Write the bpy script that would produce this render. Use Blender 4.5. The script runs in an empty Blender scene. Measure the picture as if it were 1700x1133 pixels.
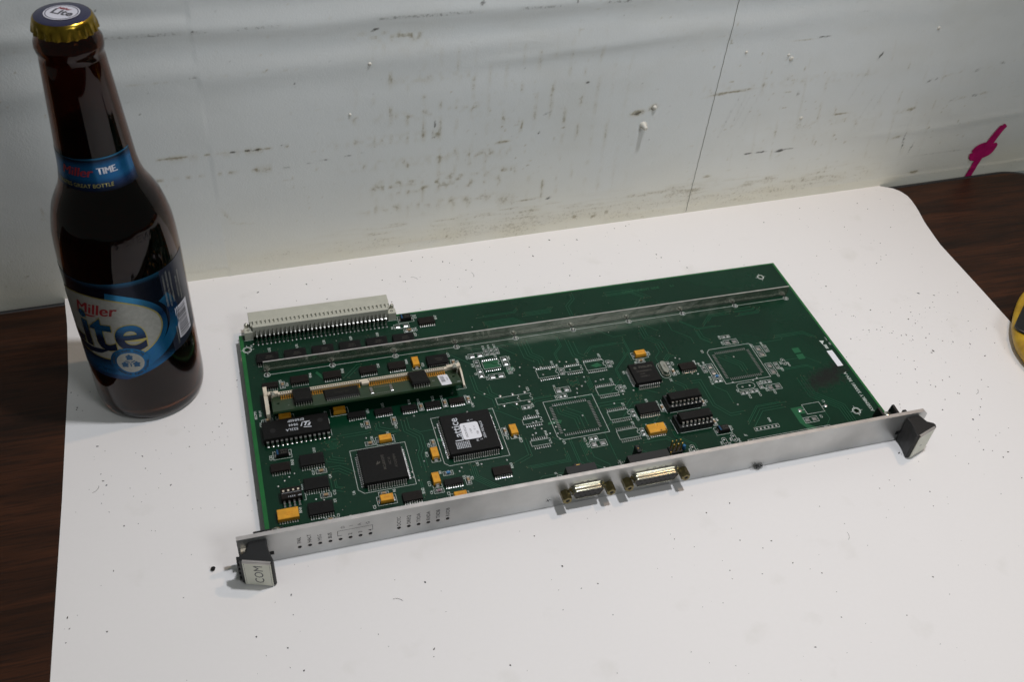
import bpy, bmesh, math, random
import numpy as np
from mathutils import Vector, Matrix
random.seed(7); rng = np.random.default_rng(11)
MM = 0.001
ZT = -7.08           # height of the paper under the board (board surface is z = 0), mm
sc = bpy.context.scene
COL = sc.collection

# ------------------------------------------------------------------ camera
cam_d = bpy.data.cameras.new('camera'); cam = bpy.data.objects.new('camera', cam_d); COL.objects.link(cam)
CR = ((0.9571015794, -0.2806868824, 0.0719127298), (-0.1422242416, -0.6713234615, -0.7273905933), (0.2524457006, 0.6859589522, -0.6824452243))
CC = (7.468, -301.424, 420.225)
cam.matrix_world = Matrix(((CR[0][0], -CR[1][0], -CR[2][0], CC[0]*MM), (CR[0][1], -CR[1][1], -CR[2][1], CC[1]*MM),
                           (CR[0][2], -CR[1][2], -CR[2][2], CC[2]*MM), (0, 0, 0, 1)))
cam_d.sensor_fit = 'HORIZONTAL'; cam_d.sensor_width = 22.3; cam_d.lens = 1635.03/1700*22.3
cam_d.clip_start = 0.02; cam_d.clip_end = 50
cam_d.dof.use_dof = True; cam_d.dof.focus_distance = 0.60; cam_d.dof.aperture_fstop = 15.0
sc.camera = cam

# ------------------------------------------------------------------ world, lamps, exposure
w = bpy.data.worlds.new('World'); sc.world = w; w.use_nodes = True
w.node_tree.nodes['Background'].inputs[0].default_value = (0.90, 1.0, 0.94, 1)
w.node_tree.nodes['Background'].inputs[1].default_value = 0.095
def lamp(name, loc, power, colour, radius, spot=None, target=None, blend=1.0):
    l = bpy.data.lights.new(name, 'SPOT' if spot else 'POINT'); o = bpy.data.objects.new(name, l); COL.objects.link(o)
    o.location = [c*MM for c in loc]; l.energy = power; l.color = colour; l.shadow_soft_size = radius*MM
    if spot:
        l.spot_size = math.radians(spot); l.spot_blend = blend
        o.rotation_euler = (Vector(target)-Vector(loc)).to_track_quat('-Z', 'Y').to_euler()
    return o
lamp('ceiling_lamp', (345, 8, 980), 21.0, (0.92, 0.95, 1.0), 26, spot=76, target=(150, 0, 0))
lamp('warm_work_lamp', (760, 190, 1150), 9.0, (1.0, 0.70, 0.46), 22)
lamp('room_lamp', (700, -950, 950), 15.5, (0.95, 0.98, 1.0), 200)
sc.view_settings.view_transform = 'Standard'; sc.view_settings.look = 'None'
sc.view_settings.exposure = 0.07; sc.view_settings.gamma = 1.0
sc.render.engine = 'CYCLES'
sc.cycles.max_bounces = 12; sc.cycles.transmission_bounces = 12; sc.cycles.glossy_bounces = 6; sc.cycles.diffuse_bounces = 4
sc.cycles.caustics_reflective = False; sc.cycles.caustics_refractive = False
sc.render.resolution_x = 1024; sc.render.resolution_y = 683

# ------------------------------------------------------------------ materials
def mat(name, col, rough=0.5, metal=0.0, spec=0.5, noise=None, bump=None, coat=0.0, trans=0.0, ior=1.45, mix=None):
    """noise=(scale, amount) modulates colour and roughness; bump=(scale, distance in mm)"""
    m = bpy.data.materials.new(name); m.use_nodes = True
    nt = m.node_tree; b = nt.nodes['Principled BSDF']
    b.inputs['Base Color'].default_value = (*col, 1); b.inputs['Roughness'].default_value = rough
    b.inputs['Metallic'].default_value = metal; b.inputs['Specular IOR Level'].default_value = spec
    b.inputs['Coat Weight'].default_value = coat; b.inputs['Coat Roughness'].default_value = 0.12
    b.inputs['Transmission Weight'].default_value = trans; b.inputs['IOR'].default_value = ior
    tc = nt.nodes.new('ShaderNodeTexCoord')
    if noise:
        n = nt.nodes.new('ShaderNodeTexNoise'); n.inputs['Scale'].default_value = noise[0]; n.inputs['Detail'].default_value = 5
        nt.links.new(tc.outputs['Object'], n.inputs['Vector'])
        r = nt.nodes.new('ShaderNodeMapRange'); r.inputs[1].default_value = 0.3; r.inputs[2].default_value = 0.7
        nt.links.new(n.outputs['Fac'], r.inputs[0])
        mx = nt.nodes.new('ShaderNodeMix'); mx.data_type = 'RGBA'
        c2 = mix if mix else tuple(max(0, c*(1-noise[1])) for c in col)
        mx.inputs[6].default_value = (*col, 1); mx.inputs[7].default_value = (*c2, 1)
        nt.links.new(r.outputs[0], mx.inputs[0]); nt.links.new(mx.outputs[2], b.inputs['Base Color'])
        r2 = nt.nodes.new('ShaderNodeMapRange'); r2.inputs[3].default_value = max(0.02, rough*0.8); r2.inputs[4].default_value = min(1, rough*1.25)
        nt.links.new(n.outputs['Fac'], r2.inputs[0]); nt.links.new(r2.outputs[0], b.inputs['Roughness'])
    if bump:
        n = nt.nodes.new('ShaderNodeTexNoise'); n.inputs['Scale'].default_value = bump[0]; n.inputs['Detail'].default_value = 4
        nt.links.new(tc.outputs['Object'], n.inputs['Vector'])
        bp = nt.nodes.new('ShaderNodeBump'); bp.inputs['Distance'].default_value = bump[1]*MM; bp.inputs['Strength'].default_value = 1
        nt.links.new(n.outputs['Fac'], bp.inputs['Height']); nt.links.new(bp.outputs[0], b.inputs['Normal'])
    return m
M = {}
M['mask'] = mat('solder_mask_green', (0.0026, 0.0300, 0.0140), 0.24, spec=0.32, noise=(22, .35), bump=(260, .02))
M['edge'] = mat('bare_board_green', (0.010, 0.135, 0.030), 0.35, noise=(60, .3))
M['trace'] = mat('trace_green', (0.0060, 0.066, 0.031), 0.28, spec=0.32)
M['pour'] = mat('copper_pour_green', (0.007, 0.095, 0.036), 0.3, noise=(90, .2))
M['silk'] = mat('silkscreen_white', (0.50, 0.54, 0.51), 0.6)
M['solder'] = mat('solder', (0.50, 0.49, 0.48), 0.30, metal=1, noise=(900, .35), bump=(1200, .05))
M['lead'] = mat('tinned_lead', (0.66, 0.65, 0.62), 0.30, metal=1, noise=(1500, .3))
M['via'] = mat('via_ring', (0.42, 0.44, 0.38), 0.45, metal=0.6)
M['viabrown'] = mat('covered_via', (0.055, 0.055, 0.025), 0.4)
M['chip'] = mat('chip_epoxy', (0.0062, 0.0060, 0.0058), 0.5, spec=0.2, noise=(700, .25), bump=(3500, .02))
M['chipbrown'] = mat('chip_epoxy_brown', (0.0105, 0.0075, 0.006), 0.52, spec=0.2, noise=(900, .3), bump=(3000, .02))
M['mark'] = mat('laser_mark', (0.055, 0.050, 0.040), 0.6)
M['markwhite'] = mat('ink_white', (0.50, 0.52, 0.56), 0.6)
M['tant'] = mat('tantalum_yellow', (0.68, 0.315, 0.020), 0.42, noise=(300, .22), bump=(1200, .02))
M['tantmark'] = mat('tantalum_mark', (0.50, 0.15, 0.01), 0.5)
M['tan'] = mat('ceramic_tan', (0.30, 0.20, 0.11), 0.5, noise=(1500, .25))
M['mauve'] = mat('ceramic_mauve', (0.22, 0.14, 0.17), 0.5)
M['resblue'] = mat('resistor_blue', (0.04, 0.16, 0.34), 0.45)
M['alu'] = mat('brushed_aluminium', (0.64, 0.645, 0.635), 0.34, metal=0.80, noise=(17, .5), bump=(700, .05))
M['alutop'] = mat('aluminium_edge', (0.66, 0.62, 0.60), 0.42, metal=0.8, noise=(120, .3), bump=(1500, .04))
M['steel'] = mat('bright_bar_steel', (0.55, 0.545, 0.47), 0.2, metal=0.92, noise=(30, .2), bump=(75, .35))
M['shell'] = mat('chromate_shell', (0.36, 0.34, 0.26), 0.2, metal=1, noise=(150, .3))
M['brass'] = mat('zinc_brass', (0.24, 0.20, 0.095), 0.34, metal=1, noise=(400, .35))
M['black'] = mat('black_plastic', (0.011, 0.011, 0.012), 0.42, noise=(300, .3), bump=(1200, .03))
M['hole'] = mat('dark_socket', (0.004, 0.004, 0.004), 0.7)
M['dsubface'] = mat('grey_black_insert', (0.022, 0.021, 0.020), 0.5)
M['ivory'] = mat('din_beige', (0.45, 0.445, 0.375), 0.5, noise=(200, .1))
M['simm'] = mat('simm_ivory', (0.66, 0.58, 0.46), 0.5, noise=(300, .12))
M['gold'] = mat('gold_contact', (0.90, 0.56, 0.16), 0.38, metal=1, noise=(900, .3))
M['simmpcb'] = mat('simm_green', (0.012, 0.040, 0.018), 0.32, noise=(120, .3), mix=(0.020, 0.036, 0.014))
M['label'] = mat('paper_label', (0.72, 0.72, 0.76), 0.55)
M['ink'] = mat('black_ink', (0.02, 0.02, 0.025), 0.6)
M['ink2'] = mat('grey_ink', (0.06, 0.06, 0.07), 0.6)
M['plate'] = mat('handle_plate', (0.66, 0.66, 0.57), 0.40, metal=0.0, noise=(60, .12))
M['led'] = mat('dark_red_led', (0.035, 0.004, 0.006), 0.3)
M['yellow'] = mat('yellow_case', (0.62, 0.40, 0.02), 0.4, noise=(70, .35), mix=(0.30, 0.16, 0.01), bump=(300, .1))
M['fuzz'] = mat('black_debris', (0.006, 0.006, 0.006), 0.9)
M['dot'] = mat('speck_dark', (0.035, 0.033, 0.030), 0.9)
M['nail'] = mat('white_anchor', (0.6, 0.58, 0.52), 0.5)
M['pink'] = mat('pink_marker', (0.52, 0.012, 0.15), 0.5, noise=(140, .4), spec=0.2)
M['gap'] = mat('dark_gap', (0.16, 0.155, 0.125), 0.9)
M['trim'] = mat('black_table_trim', (0.014, 0.014, 0.016), 0.5)

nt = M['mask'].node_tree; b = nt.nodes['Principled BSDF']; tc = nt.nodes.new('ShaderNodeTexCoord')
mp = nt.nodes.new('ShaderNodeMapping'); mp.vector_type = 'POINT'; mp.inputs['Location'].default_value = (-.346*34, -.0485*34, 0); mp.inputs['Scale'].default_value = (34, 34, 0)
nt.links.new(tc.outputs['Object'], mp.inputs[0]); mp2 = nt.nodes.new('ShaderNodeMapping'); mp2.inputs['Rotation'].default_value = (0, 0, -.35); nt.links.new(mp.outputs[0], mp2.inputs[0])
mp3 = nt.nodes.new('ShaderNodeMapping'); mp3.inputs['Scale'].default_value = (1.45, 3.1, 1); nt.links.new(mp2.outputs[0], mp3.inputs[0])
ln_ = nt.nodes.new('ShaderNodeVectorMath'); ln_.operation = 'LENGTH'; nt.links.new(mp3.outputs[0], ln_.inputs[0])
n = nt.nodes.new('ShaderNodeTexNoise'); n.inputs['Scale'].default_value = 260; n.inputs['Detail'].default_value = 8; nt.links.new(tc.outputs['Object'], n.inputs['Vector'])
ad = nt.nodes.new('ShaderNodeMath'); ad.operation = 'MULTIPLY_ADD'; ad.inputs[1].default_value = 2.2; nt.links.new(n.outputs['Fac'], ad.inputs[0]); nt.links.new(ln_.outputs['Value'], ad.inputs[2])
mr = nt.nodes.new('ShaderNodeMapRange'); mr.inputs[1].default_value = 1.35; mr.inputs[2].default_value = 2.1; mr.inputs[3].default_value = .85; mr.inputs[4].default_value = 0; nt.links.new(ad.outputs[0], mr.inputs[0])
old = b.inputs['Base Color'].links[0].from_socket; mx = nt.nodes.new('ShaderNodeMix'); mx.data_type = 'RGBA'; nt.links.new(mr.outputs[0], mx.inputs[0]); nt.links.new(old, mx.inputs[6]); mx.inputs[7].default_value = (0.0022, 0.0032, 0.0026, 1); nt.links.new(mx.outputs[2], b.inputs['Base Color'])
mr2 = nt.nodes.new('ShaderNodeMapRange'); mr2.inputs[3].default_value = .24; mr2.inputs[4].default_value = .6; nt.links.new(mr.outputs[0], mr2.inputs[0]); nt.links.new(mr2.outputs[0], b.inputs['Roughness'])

# ------------------------------------------------------------------ mesh helpers
class MB:
    """collects geometry in millimetres, several materials"""
    def __init__(s): s.v = []; s.f = []; s.m = []; s.mats = []; s.cur = 0; s.sm = []
    def use(s, name):
        if name not in s.mats: s.mats.append(name)
        s.cur = s.mats.index(name); return s
    def add(s, vs, fs, smooth=False):
        o = len(s.v); s.v.extend([tuple(v) for v in vs]); s.f.extend([tuple(i+o for i in f) for f in fs])
        s.m.extend([s.cur]*len(fs)); s.sm.extend([smooth]*len(fs)); return s
    def box(s, x0, x1, y0, y1, z0, z1, ch=0.0, bottom=True):
        if ch <= 0:
            vs = [(x0,y0,z0),(x1,y0,z0),(x1,y1,z0),(x0,y1,z0),(x0,y0,z1),(x1,y0,z1),(x1,y1,z1),(x0,y1,z1)]
            fs = [(4,5,6,7),(0,1,5,4),(1,2,6,5),(2,3,7,6),(3,0,4,7)]
            if bottom: fs.append((3,2,1,0))
            return s.add(vs, fs)
        r0 = [(x0,y0),(x1,y0),(x1,y1),(x0,y1)]; r1 = [(x0+ch,y0+ch),(x1-ch,y0+ch),(x1-ch,y1-ch),(x0+ch,y1-ch)]
        vs = [(a,b,z0) for a,b in r0]+[(a,b,z1-ch) for a,b in r0]+[(a,b,z1) for a,b in r1]
        fs = [(8,9,10,11)]
        for i in range(4):
            j = (i+1) % 4; fs += [(i,j,4+j,4+i),(4+i,4+j,8+j,8+i)]
        if bottom: fs.append((3,2,1,0))
        return s.add(vs, fs)
    def rect(s, x0, x1, y0, y1, z): return s.add([(x0,y0,z),(x1,y0,z),(x1,y1,z),(x0,y1,z)], [(0,1,2,3)])
    def line(s, pts, wd, z, closed=False):
        n = len(pts); L = []; 
        for i in range(n):
            p = Vector(pts[i]); a = Vector(pts[i-1]) if (i > 0 or closed) else None; b = Vector(pts[(i+1) % n]) if (i < n-1 or closed) else None
            d = ((p-a).normalized() if a is not None else Vector((0,0))) + ((b-p).normalized() if b is not None else Vector((0,0)))
            d = d.normalized() if d.length > 1e-6 else Vector((1,0)); nn = Vector((-d.y, d.x))
            e = (b-p).normalized() if b is not None else (p-a).normalized()
            k = 1/max(0.4, abs(nn.dot(Vector((-e.y, e.x)))))
            L.append((p+nn*wd/2*k, p-nn*wd/2*k))
        vs = []; 
        for a, b in L: vs += [(a.x,a.y,z),(b.x,b.y,z)]
        fs = [(2*i+1, 2*((i+1) % n)+1, 2*((i+1) % n), 2*i) for i in range(n if closed else n-1)]
        return s.add(vs, fs)
    def disc(s, x, y, z, r, n=10, r0=0.0):
        if r0 <= 0:
            return s.add([(x+r*math.cos(6.2832*i/n), y+r*math.sin(6.2832*i/n), z) for i in range(n)], [tuple(range(n))])
        vs = [(x+q*math.cos(6.2832*i/n), y+q*math.sin(6.2832*i/n), z) for q in (r, r0) for i in range(n)]
        return s.add(vs, [(i, (i+1) % n, n+(i+1) % n, n+i) for i in range(n)])
    def loft(s, rings, cap0=False, cap1=False, smooth=True, closed=True):
        n = len(rings[0]); vs = [p for r in rings for p in r]; fs = []
        for k in range(len(rings)-1):
            for i in range(n if closed else n-1):
                j = (i+1) % n; fs.append((k*n+i, k*n+j, (k+1)*n+j, (k+1)*n+i))
        s.add(vs, fs, smooth)
        if cap0: s.add(rings[0], [tuple(range(n))[::-1]])
        if cap1: s.add(rings[-1], [tuple(range(n))])
        return s
    def lathe(s, prof, cx=0, cy=0, n=24, axis='z', smooth=True, cap0=False, cap1=False, base=0):
        rings = []
        for r, h in prof:
            ring = []
            for i in range(n):
                a = 6.283185*i/n
                if axis == 'z': ring.append((cx+r*math.cos(a), cy+r*math.sin(a), base+h))
                else: ring.append((cx+r*math.cos(a), base-h, cy+r*math.sin(a)))   # axis -y
            rings.append(ring)
        return s.loft(rings, cap0, cap1, smooth)
    def prism(s, poly, z0, z1):
        n = len(poly); vs = [(x,y,z0) for x,y in poly]+[(x,y,z1) for x,y in poly]
        return s.add(vs, [tuple(range(n))[::-1], tuple(range(n,2*n))]+[(i,(i+1) % n,n+(i+1) % n,n+i) for i in range(n)])
    def mesh(s, name):
        me = bpy.data.meshes.new(name); me.from_pydata([(a*MM,b*MM,c*MM) for a,b,c in s.v], [], s.f)
        for k in (s.mats or ['chip']): me.materials.append(M[k])
        me.polygons.foreach_set('material_index', s.m); me.polygons.foreach_set('use_smooth', s.sm); me.update()
        return me
def link(name, me, parent=None, loc=(0,0,0), rz=0, kind=None, label=None):
    o = bpy.data.objects.new(name, me); COL.objects.link(o); o.location = [c*MM for c in loc]; o.rotation_euler = (0,0,rz)
    if parent is not None: o.parent = parent
    if kind: o['kind'] = kind
    if label: o['label'] = label
    return o
def build(mb, name, parent=None, **k): return link(name, mb.mesh(name), parent, **k)
def thing(name, label, cat, loc=(0,0,0), group=None):
    o = bpy.data.objects.new(name, None); COL.objects.link(o); o.location = [c*MM for c in loc]
    o.empty_display_size = 0.02; o['label'] = label; o['category'] = cat
    if group: o['group'] = group
    return o
def bevel(o, wd, seg=2, ang=40):
    b = o.modifiers.new('bevel', 'BEVEL'); b.width = wd*MM; b.segments = seg; b.limit_method = 'ANGLE'; b.angle_limit = math.radians(ang)
    return o
_tc = {}
def text_geo(t, size=1.0, bold=0.0, shear=0.0, spacing=1.0, res=2):
    key = (t, bold, shear, spacing, res)
    if key not in _tc:
        cu = bpy.data.curves.new('txt', 'FONT'); cu.body = t; cu.size = 1; cu.offset = bold; cu.shear = shear; cu.space_character = spacing
        cu.resolution_u = res; cu.align_x = 'CENTER'; cu.align_y = 'CENTER'
        ob = bpy.data.objects.new('txt', cu); me = bpy.data.meshes.new_from_object(ob)
        vs = [(v.co.x, v.co.y) for v in me.vertices]; fs = [tuple(p.vertices) for p in me.polygons]
        bpy.data.objects.remove(ob); bpy.data.curves.remove(cu); bpy.data.meshes.remove(me)
        _tc[key] = (vs, fs)
    vs, fs = _tc[key]
    return [(x*size, y*size) for x, y in vs], fs
def text(mb, t, x, y, z, size, rot=90, **k):
    vs, fs = text_geo(t, size, **k); c, s_ = math.cos(math.radians(rot)), math.sin(math.radians(rot))
    mb.add([(x+a*c-b*s_, y+a*s_+b*c, z) for a, b in vs], fs)
def curve_plate(name, outlines, z0, z1):
    """2D filled outlines (first outer, rest holes) extruded from z0 to z1, mm -> mesh"""
    cu = bpy.data.curves.new(name, 'CURVE'); cu.dimensions = '2D'; cu.fill_mode = 'BOTH'; cu.extrude = (z1-z0)/2*MM
    for pts in outlines:
        sp = cu.splines.new('POLY'); sp.points.add(len(pts)-1); sp.use_cyclic_u = True
        for i, (x, y) in enumerate(pts): sp.points[i].co = (x*MM, y*MM, 0, 1)
    ob = bpy.data.objects.new(name, cu); me = bpy.data.meshes.new_from_object(ob)
    bpy.data.objects.remove(ob); bpy.data.curves.remove(cu)
    for v in me.vertices: v.co.z += (z0+z1)/2*MM
    for p in me.polygons: p.use_smooth = False
    return me
def circ(x, y, r, n=20, a0=0): return [(x+r*math.cos(a0+6.283185*i/n), y+r*math.sin(a0+6.283185*i/n)) for i in range(n)]

# ------------------------------------------------------------------ wall (structure)
def vnoise(u, v, seed=0):
    r = np.random.default_rng(seed); G = r.random((257, 257))
    u = np.mod(u, 256); v = np.mod(v, 256); iu = u.astype(int); iv = v.astype(int); fu = u-iu; fv = v-iv
    fu = fu*fu*(3-2*fu); fv = fv*fv*(3-2*fv)
    return (G[iu,iv]*(1-fu)*(1-fv)+G[iu+1,iv]*fu*(1-fv)+G[iu,iv+1]*(1-fu)*fv+G[iu+1,iv+1]*fu*fv)
def fbm(u, v, seed=0, o=4):
    s_ = 0; a = .5; t = 0
    for k in range(o): s_ = s_+a*vnoise(u*2**k+17.3*k, v*2**k+9.1*k, seed+k); t += a; a *= .5
    return s_/t
def sstep(a, b, x): t = np.clip((x-a)/(b-a), 0, 1); return t*t*(3-2*t)
WS = 0.02775                       # slope of the wall line in plan
def wall_y(x): return 231.2 + WS*(x-131.0)
xs = np.arange(-260, 780, 1.25); zs = np.concatenate([np.arange(-12, 215, 1.15), [230, 260, 320, 420, 560]])
X, Zg = np.meshgrid(xs, zs, indexing='ij')
# relief: soft horizontal folds of the sheeting, and fine waviness
h = np.zeros_like(X)
def fold(z0, amp, width, slope=0.0, x0=-400, x1=900, wob=3.0, seed=3):
    c = z0+slope*(X-150)+wob*(vnoise(X/60, X*0+seed, seed)-.5)*2
    return amp*np.exp(-((Zg-c)/width)**2)*sstep(x0, x0+60, X)*(1-sstep(x1-60, x1, X))
h += fold(166, 1.5, 5.5, 0.0, seed=5)+fold(154, -1.1, 8, 0.0, seed=6)+fold(140, 0.9, 7, 0.01, x1=420, seed=8)
h += fold(124, -0.5, 9, 0.015, seed=9)+fold(133, 0.9, 4, 0.02, x0=140, x1=330, seed=12)+fold(103, 0.5, 10, -0.01, x0=380, seed=13)
h += fold(60, -0.4, 10, 0.01, x0=330, seed=15)+fold(33, 0.6, 3.5, 0.03, x0=440, seed=16)+fold(178, -0.8, 5, 0, x0=-100, seed=18)
h *= .42
h += 0.55*(fbm(X/110, Zg/38, 40, 2)-.5)+0.13*(fbm(X/24, Zg/12, 50, 3)-.5)+0.05*(fbm(X/3, Zg/3, 55, 2)-.5)
h = np.where(Zg > 215, 0, h)*np.clip((Zg+12)/14, 0.25, 1)
Yw = wall_y(X)-np.clip(h, -1.5, 3)+0.0
# dirt amount (brown smears) and dark marks, painted in the attribute's red and green
def streak(xa, xb, z, th, dens, seed, slope=0.0, sx=3.0):
    c = z+slope*(X-xa); n = vnoise(X/sx, X*0+seed, seed)
    return np.exp(-((Zg-c)/th)**2)*((X > xa) & (X < xb))*np.clip((n-(1-dens))*4, 0, 1)
dirt = np.zeros_like(X); dark = np.zeros_like(X)
lowband = np.exp(-((Zg-3)/9.0)**2)
dirt += lowband*(0.16+0.5*fbm(X/14, Zg/3, 61, 4))*sstep(-70, 60, X)*(1-0.55*sstep(470, 520, X))*0.62
dirt += np.exp(-((Zg-13)/8)**2)*np.clip(fbm(X/16, Zg/2.0, 62, 4)-.50, 0, 1)*1.7*sstep(20, 120, X)*(1-sstep(480, 520, X))
dirt += streak(-42, 46, 86.9, .9, .62, 70)*0.9+streak(-42, 40, 86.2, 2.4, .55, 71)*0.35
dark += streak(10, 28, 87.0, .55, .9, 72)*.9+streak(40, 46, 87.6, .6, .9, 73)*.8
dirt += streak(-36, 30, 72.5, 1.2, .5, 74, .004)*.7+streak(24, 34, 72.5, 2.6, .7, 75)*.5+streak(-36, -29, 72.4, 1.1, 1, 76)*.9
dark += streak(40, 46, 71.5, .6, 1, 77)*.6+streak(46, 92, 72.3, .35, .55, 78, .09)*.5
dirt += streak(-40, 60, 136, .5, .35, 79, .02)*.5; dark += streak(-6, 8, 138, .5, .7, 80)*.7+streak(20, 60, 141.5, .35, .35, 81)*.6
dark += streak(-60, 300, 164.5, .9, .72, 82, 0, 14)*.45; dirt += streak(300, 560, 163, 1.1, .5, 83, -.03, 10)*.5
for k, (zc, xa, xb, a) in enumerate([(153, 80, 150, .5), (146, 95, 140, .4), (124, 100, 170, .3), (100, 70, 190, .35), (84, 60, 150, .4), (66, 70, 200, .4), (50, 85, 200, .5), (45, 90, 190, .6), (31, 80, 190, .35), (60, 380, 520, .25), (96, 300, 470, .25)]):
    dirt += np.exp(-((Zg-zc)/3.2)**2)*sstep(xa, xa+15, X)*(1-sstep(xb-15, xb, X))*np.clip(vnoise(X/2.4, Zg/3, 90+k)-.45, 0, 1)*3.2*a
# vertical rub marks in columns
colm = np.exp(-((np.mod(X-72, 10.6)-5.3)/1.3)**2)*sstep(75, 110, X)*(1-sstep(235, 300, X))*sstep(18, 30, Zg)*(1-sstep(120, 160, Zg))
dirt += colm*np.clip(fbm(X/5, Zg/7, 101, 3)-.47, 0, 1)*4.2*.5
colm2 = np.exp(-((np.mod(X+Zg*.10, 17)-8)/.9)**2)*sstep(340, 380, X)*(1-sstep(520, 560, X))*sstep(5, 20, Zg)*(1-sstep(100, 130, Zg))
dirt += colm2*np.clip(fbm(X/5, Zg/9, 102, 3)-.47, 0, 1)*3.2*.5
# general grime clouds and specks
dirt += np.clip(fbm(X/40, Zg/22, 110, 5)-.50, 0, 1)*0.55*sstep(60, 160, X)
dirt += np.clip(vnoise(X/2.2, Zg/1.8, 112)-.90, 0, 1)*5*np.clip(fbm(X/50, Zg/50, 113, 2)-.42, 0, 1)*5
dark += np.clip(vnoise(X/1.6, Zg/1.5, 114)-.955, 0, 1)*12*np.clip(fbm(X/60, Zg/60, 115, 2)-.38, 0, 1)*3
def blob(x, z, rx, rz, a, arr, ang=0.0, seed=0):
    c, s_ = math.cos(ang), math.sin(ang); u = ((X-x)*c+(Zg-z)*s_)/rx; v = (-(X-x)*s_+(Zg-z)*c)/rz
    arr += a*np.exp(-(u*u+v*v)**1.5)*(0.55+.9*vnoise(X/1.6, Zg/1.6, 200+seed))
for i, (x, z, rx, rz, a, t, an) in enumerate([
    (279, 84, 5.5, 2.2, 1.1, 'd', .1), (290, 87, 3.5, 2.5, .9, 'd', .3), (279, 84, 3.2, .8, 1.0, 'k', .1), (290, 86, 1.5, 1.8, .7, 'k', 0),
    (184, 73, 5, 1.1, .9, 'd', .05), (196, 83, .9, 4.5, .8, 'd', -.12), (137, 89, .45, 5.2, 1.1, 'k', -.12), (137, 82, .8, .8, 1, 'k', 0),
    (239, 111, 1.6, .9, 1.1, 'k', -.4), (213, 91, 2.4, .7, .7, 'k', .15), (209, 77, .8, .8, .8, 'k', 0), (226, 79, 1.2, .7, .7, 'd', 0),
    (463, 110, .9, 3.6, 1.0, 'k', -.45), (403, 86, 0.9, 2.6, .8, 'k', 0), (391, 99, 1.6, 1.6, .3, 'k', 0),
    (341, 92, 12, .8, .9, 'd', .1), (353, 93, 14, .7, .9, 'd', .03), (375, 40, 3.5, .6, 1, 'k', 0), (386, 40, 5, .7, .9, 'k', 0), (401, 39, 4, .9, 1.1, 'k', .02), (410, 40, 7, .4, .7, 'k', .03),
    (345, 24, 3.2, 1.1, 1, 'd', 0), (221, 23, 2, .8, .7, 'k', .2), (207, 24, 9, .7, .7, 'd', .05), (187, 27, 5, 4.5, .4, 'd', .5),
    (258, 1.5, 2.4, 1.1, .9, 'd', .4), (243, 3, 1.4, 1.6, .7, 'd', 0), (268, 3.5, 1.2, 1.8, .6, 'd', 0),
    (101, 158, 2.5, .8, 1, 'k', .3), (225, 168, 1, 2.5, .7, 'k', 0), (165, 170, 1.4, 2.8, .6, 'k', -.4),
    (447, 65, 8, .7, .7, 'd', -.05), (440, 68, .7, 4, .6, 'd', .3), (410, 128, 5, .6, .9, 'k', .04), (395, 127, 8, .5, .6, 'd', 0), (437, 144, 4, .5, .5, 'k', 0),
    (515, 85, 3, 1.2, .42, 'k', .5), (521, 86, 2, .9, .4, 'k', .3), (530, 88, 5, 1.0, .38, 'd', .3), (541, 90, 2.2, .8, .4, 'd', .5), (556, 90, 3.5, 1.3, .42, 'k', .4), (566, 91, 2, .8, .35, 'd', .2), (577, 94, 2.5, 1.4, .38, 'k', 0), (508, 62, 4, 1.4, .7, 'd', .2), (544, 66, 3, 1.2, .42, 'k', .6), (553, 67, 3.5, 1.2, .5, 'd', .1), (564, 68, 3, 1.3, .4, 'k', .1), (572, 69, 4, 1.2, .45, 'd', .1),
    (340, 143, 1, 1.5, .6, 'd', 0), (536, 2, 5, 1.5, .8, 'd', 0), (513, 34, .8, 14, .6, 'k', 0.1), (523, 26, .8, 6, .5, 'k', -.2), (560, 18, 46, .7, .32, 'k', .02), (505, 38, 5, 1.2, .6, 'd', .2),
    (3, 42, .9, 6, .4, 'd', .5), (12, 34, 9, .7, .35, 'd', -.2), (52, 128, .7, .7, .8, 'k', 0), (-62, 127, 1.2, 1, .8, 'd', 0), (-35, 118, .7, .7, .6, 'k', 0), (-100, 60, .8, 3, .5, 'd', 0), (-84, 122, .8, .9, .7, 'd', 0)]):
    blob(x, z, rx, rz, a, dirt if t == 'd' else dark, an, i)
# loose diagonal scratches right of the seam
for x0, z0, ln_, sl in [(356, 90, 26, .28), (361, 92, 30, .22), (364, 88, 22, .3), (352, 80, 24, .25), (368, 80, 18, .3), (372, 95, 14, .2), (470, 78, 26, .35), (480, 88, 22, .3), (455, 95, 20, .35)]:
    d_ = np.abs((X-x0)-sl*(Zg-z0)); dark += .24*np.exp(-(d_/.55)**2)*((Zg < z0) & (Zg > z0-ln_))
nx, nz = X.shape
vs = np.stack([X, Yw, Zg], -1).reshape(-1, 3)*MM
idx = np.arange(nx*nz).reshape(nx, nz)
fa = np.stack([idx[:-1,:-1], idx[1:,:-1], idx[1:,1:], idx[:-1,1:]], -1).reshape(-1, 4)
wme = bpy.data.meshes.new('wall'); wme.vertices.add(len(vs)); wme.vertices.foreach_set('co', vs.ravel())
wme.loops.add(fa.size); wme.loops.foreach_set('vertex_index', fa.ravel().astype(np.int32)); wme.polygons.add(len(fa))
wme.polygons.foreach_set('loop_start', np.arange(0, fa.size, 4, dtype=np.int32)); wme.polygons.foreach_set('use_smooth', np.ones(len(fa), bool)); wme.update(calc_edges=True)
at = wme.color_attributes.new('wear_bounce', 'FLOAT_COLOR', 'POINT')
at.data.foreach_set('color', np.stack([np.clip(dirt, 0, 1), np.clip(dark, 0, 1), np.clip(np.exp(-np.clip(Zg, 0, 999)/34)*(.55+.9*fbm(X/45, Zg/30, 300, 3)), 0, 1), np.ones_like(X)], -1).reshape(-1).astype(np.float32))  # blue channel: light bounced off the paper, painted low down together with ageing
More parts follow.
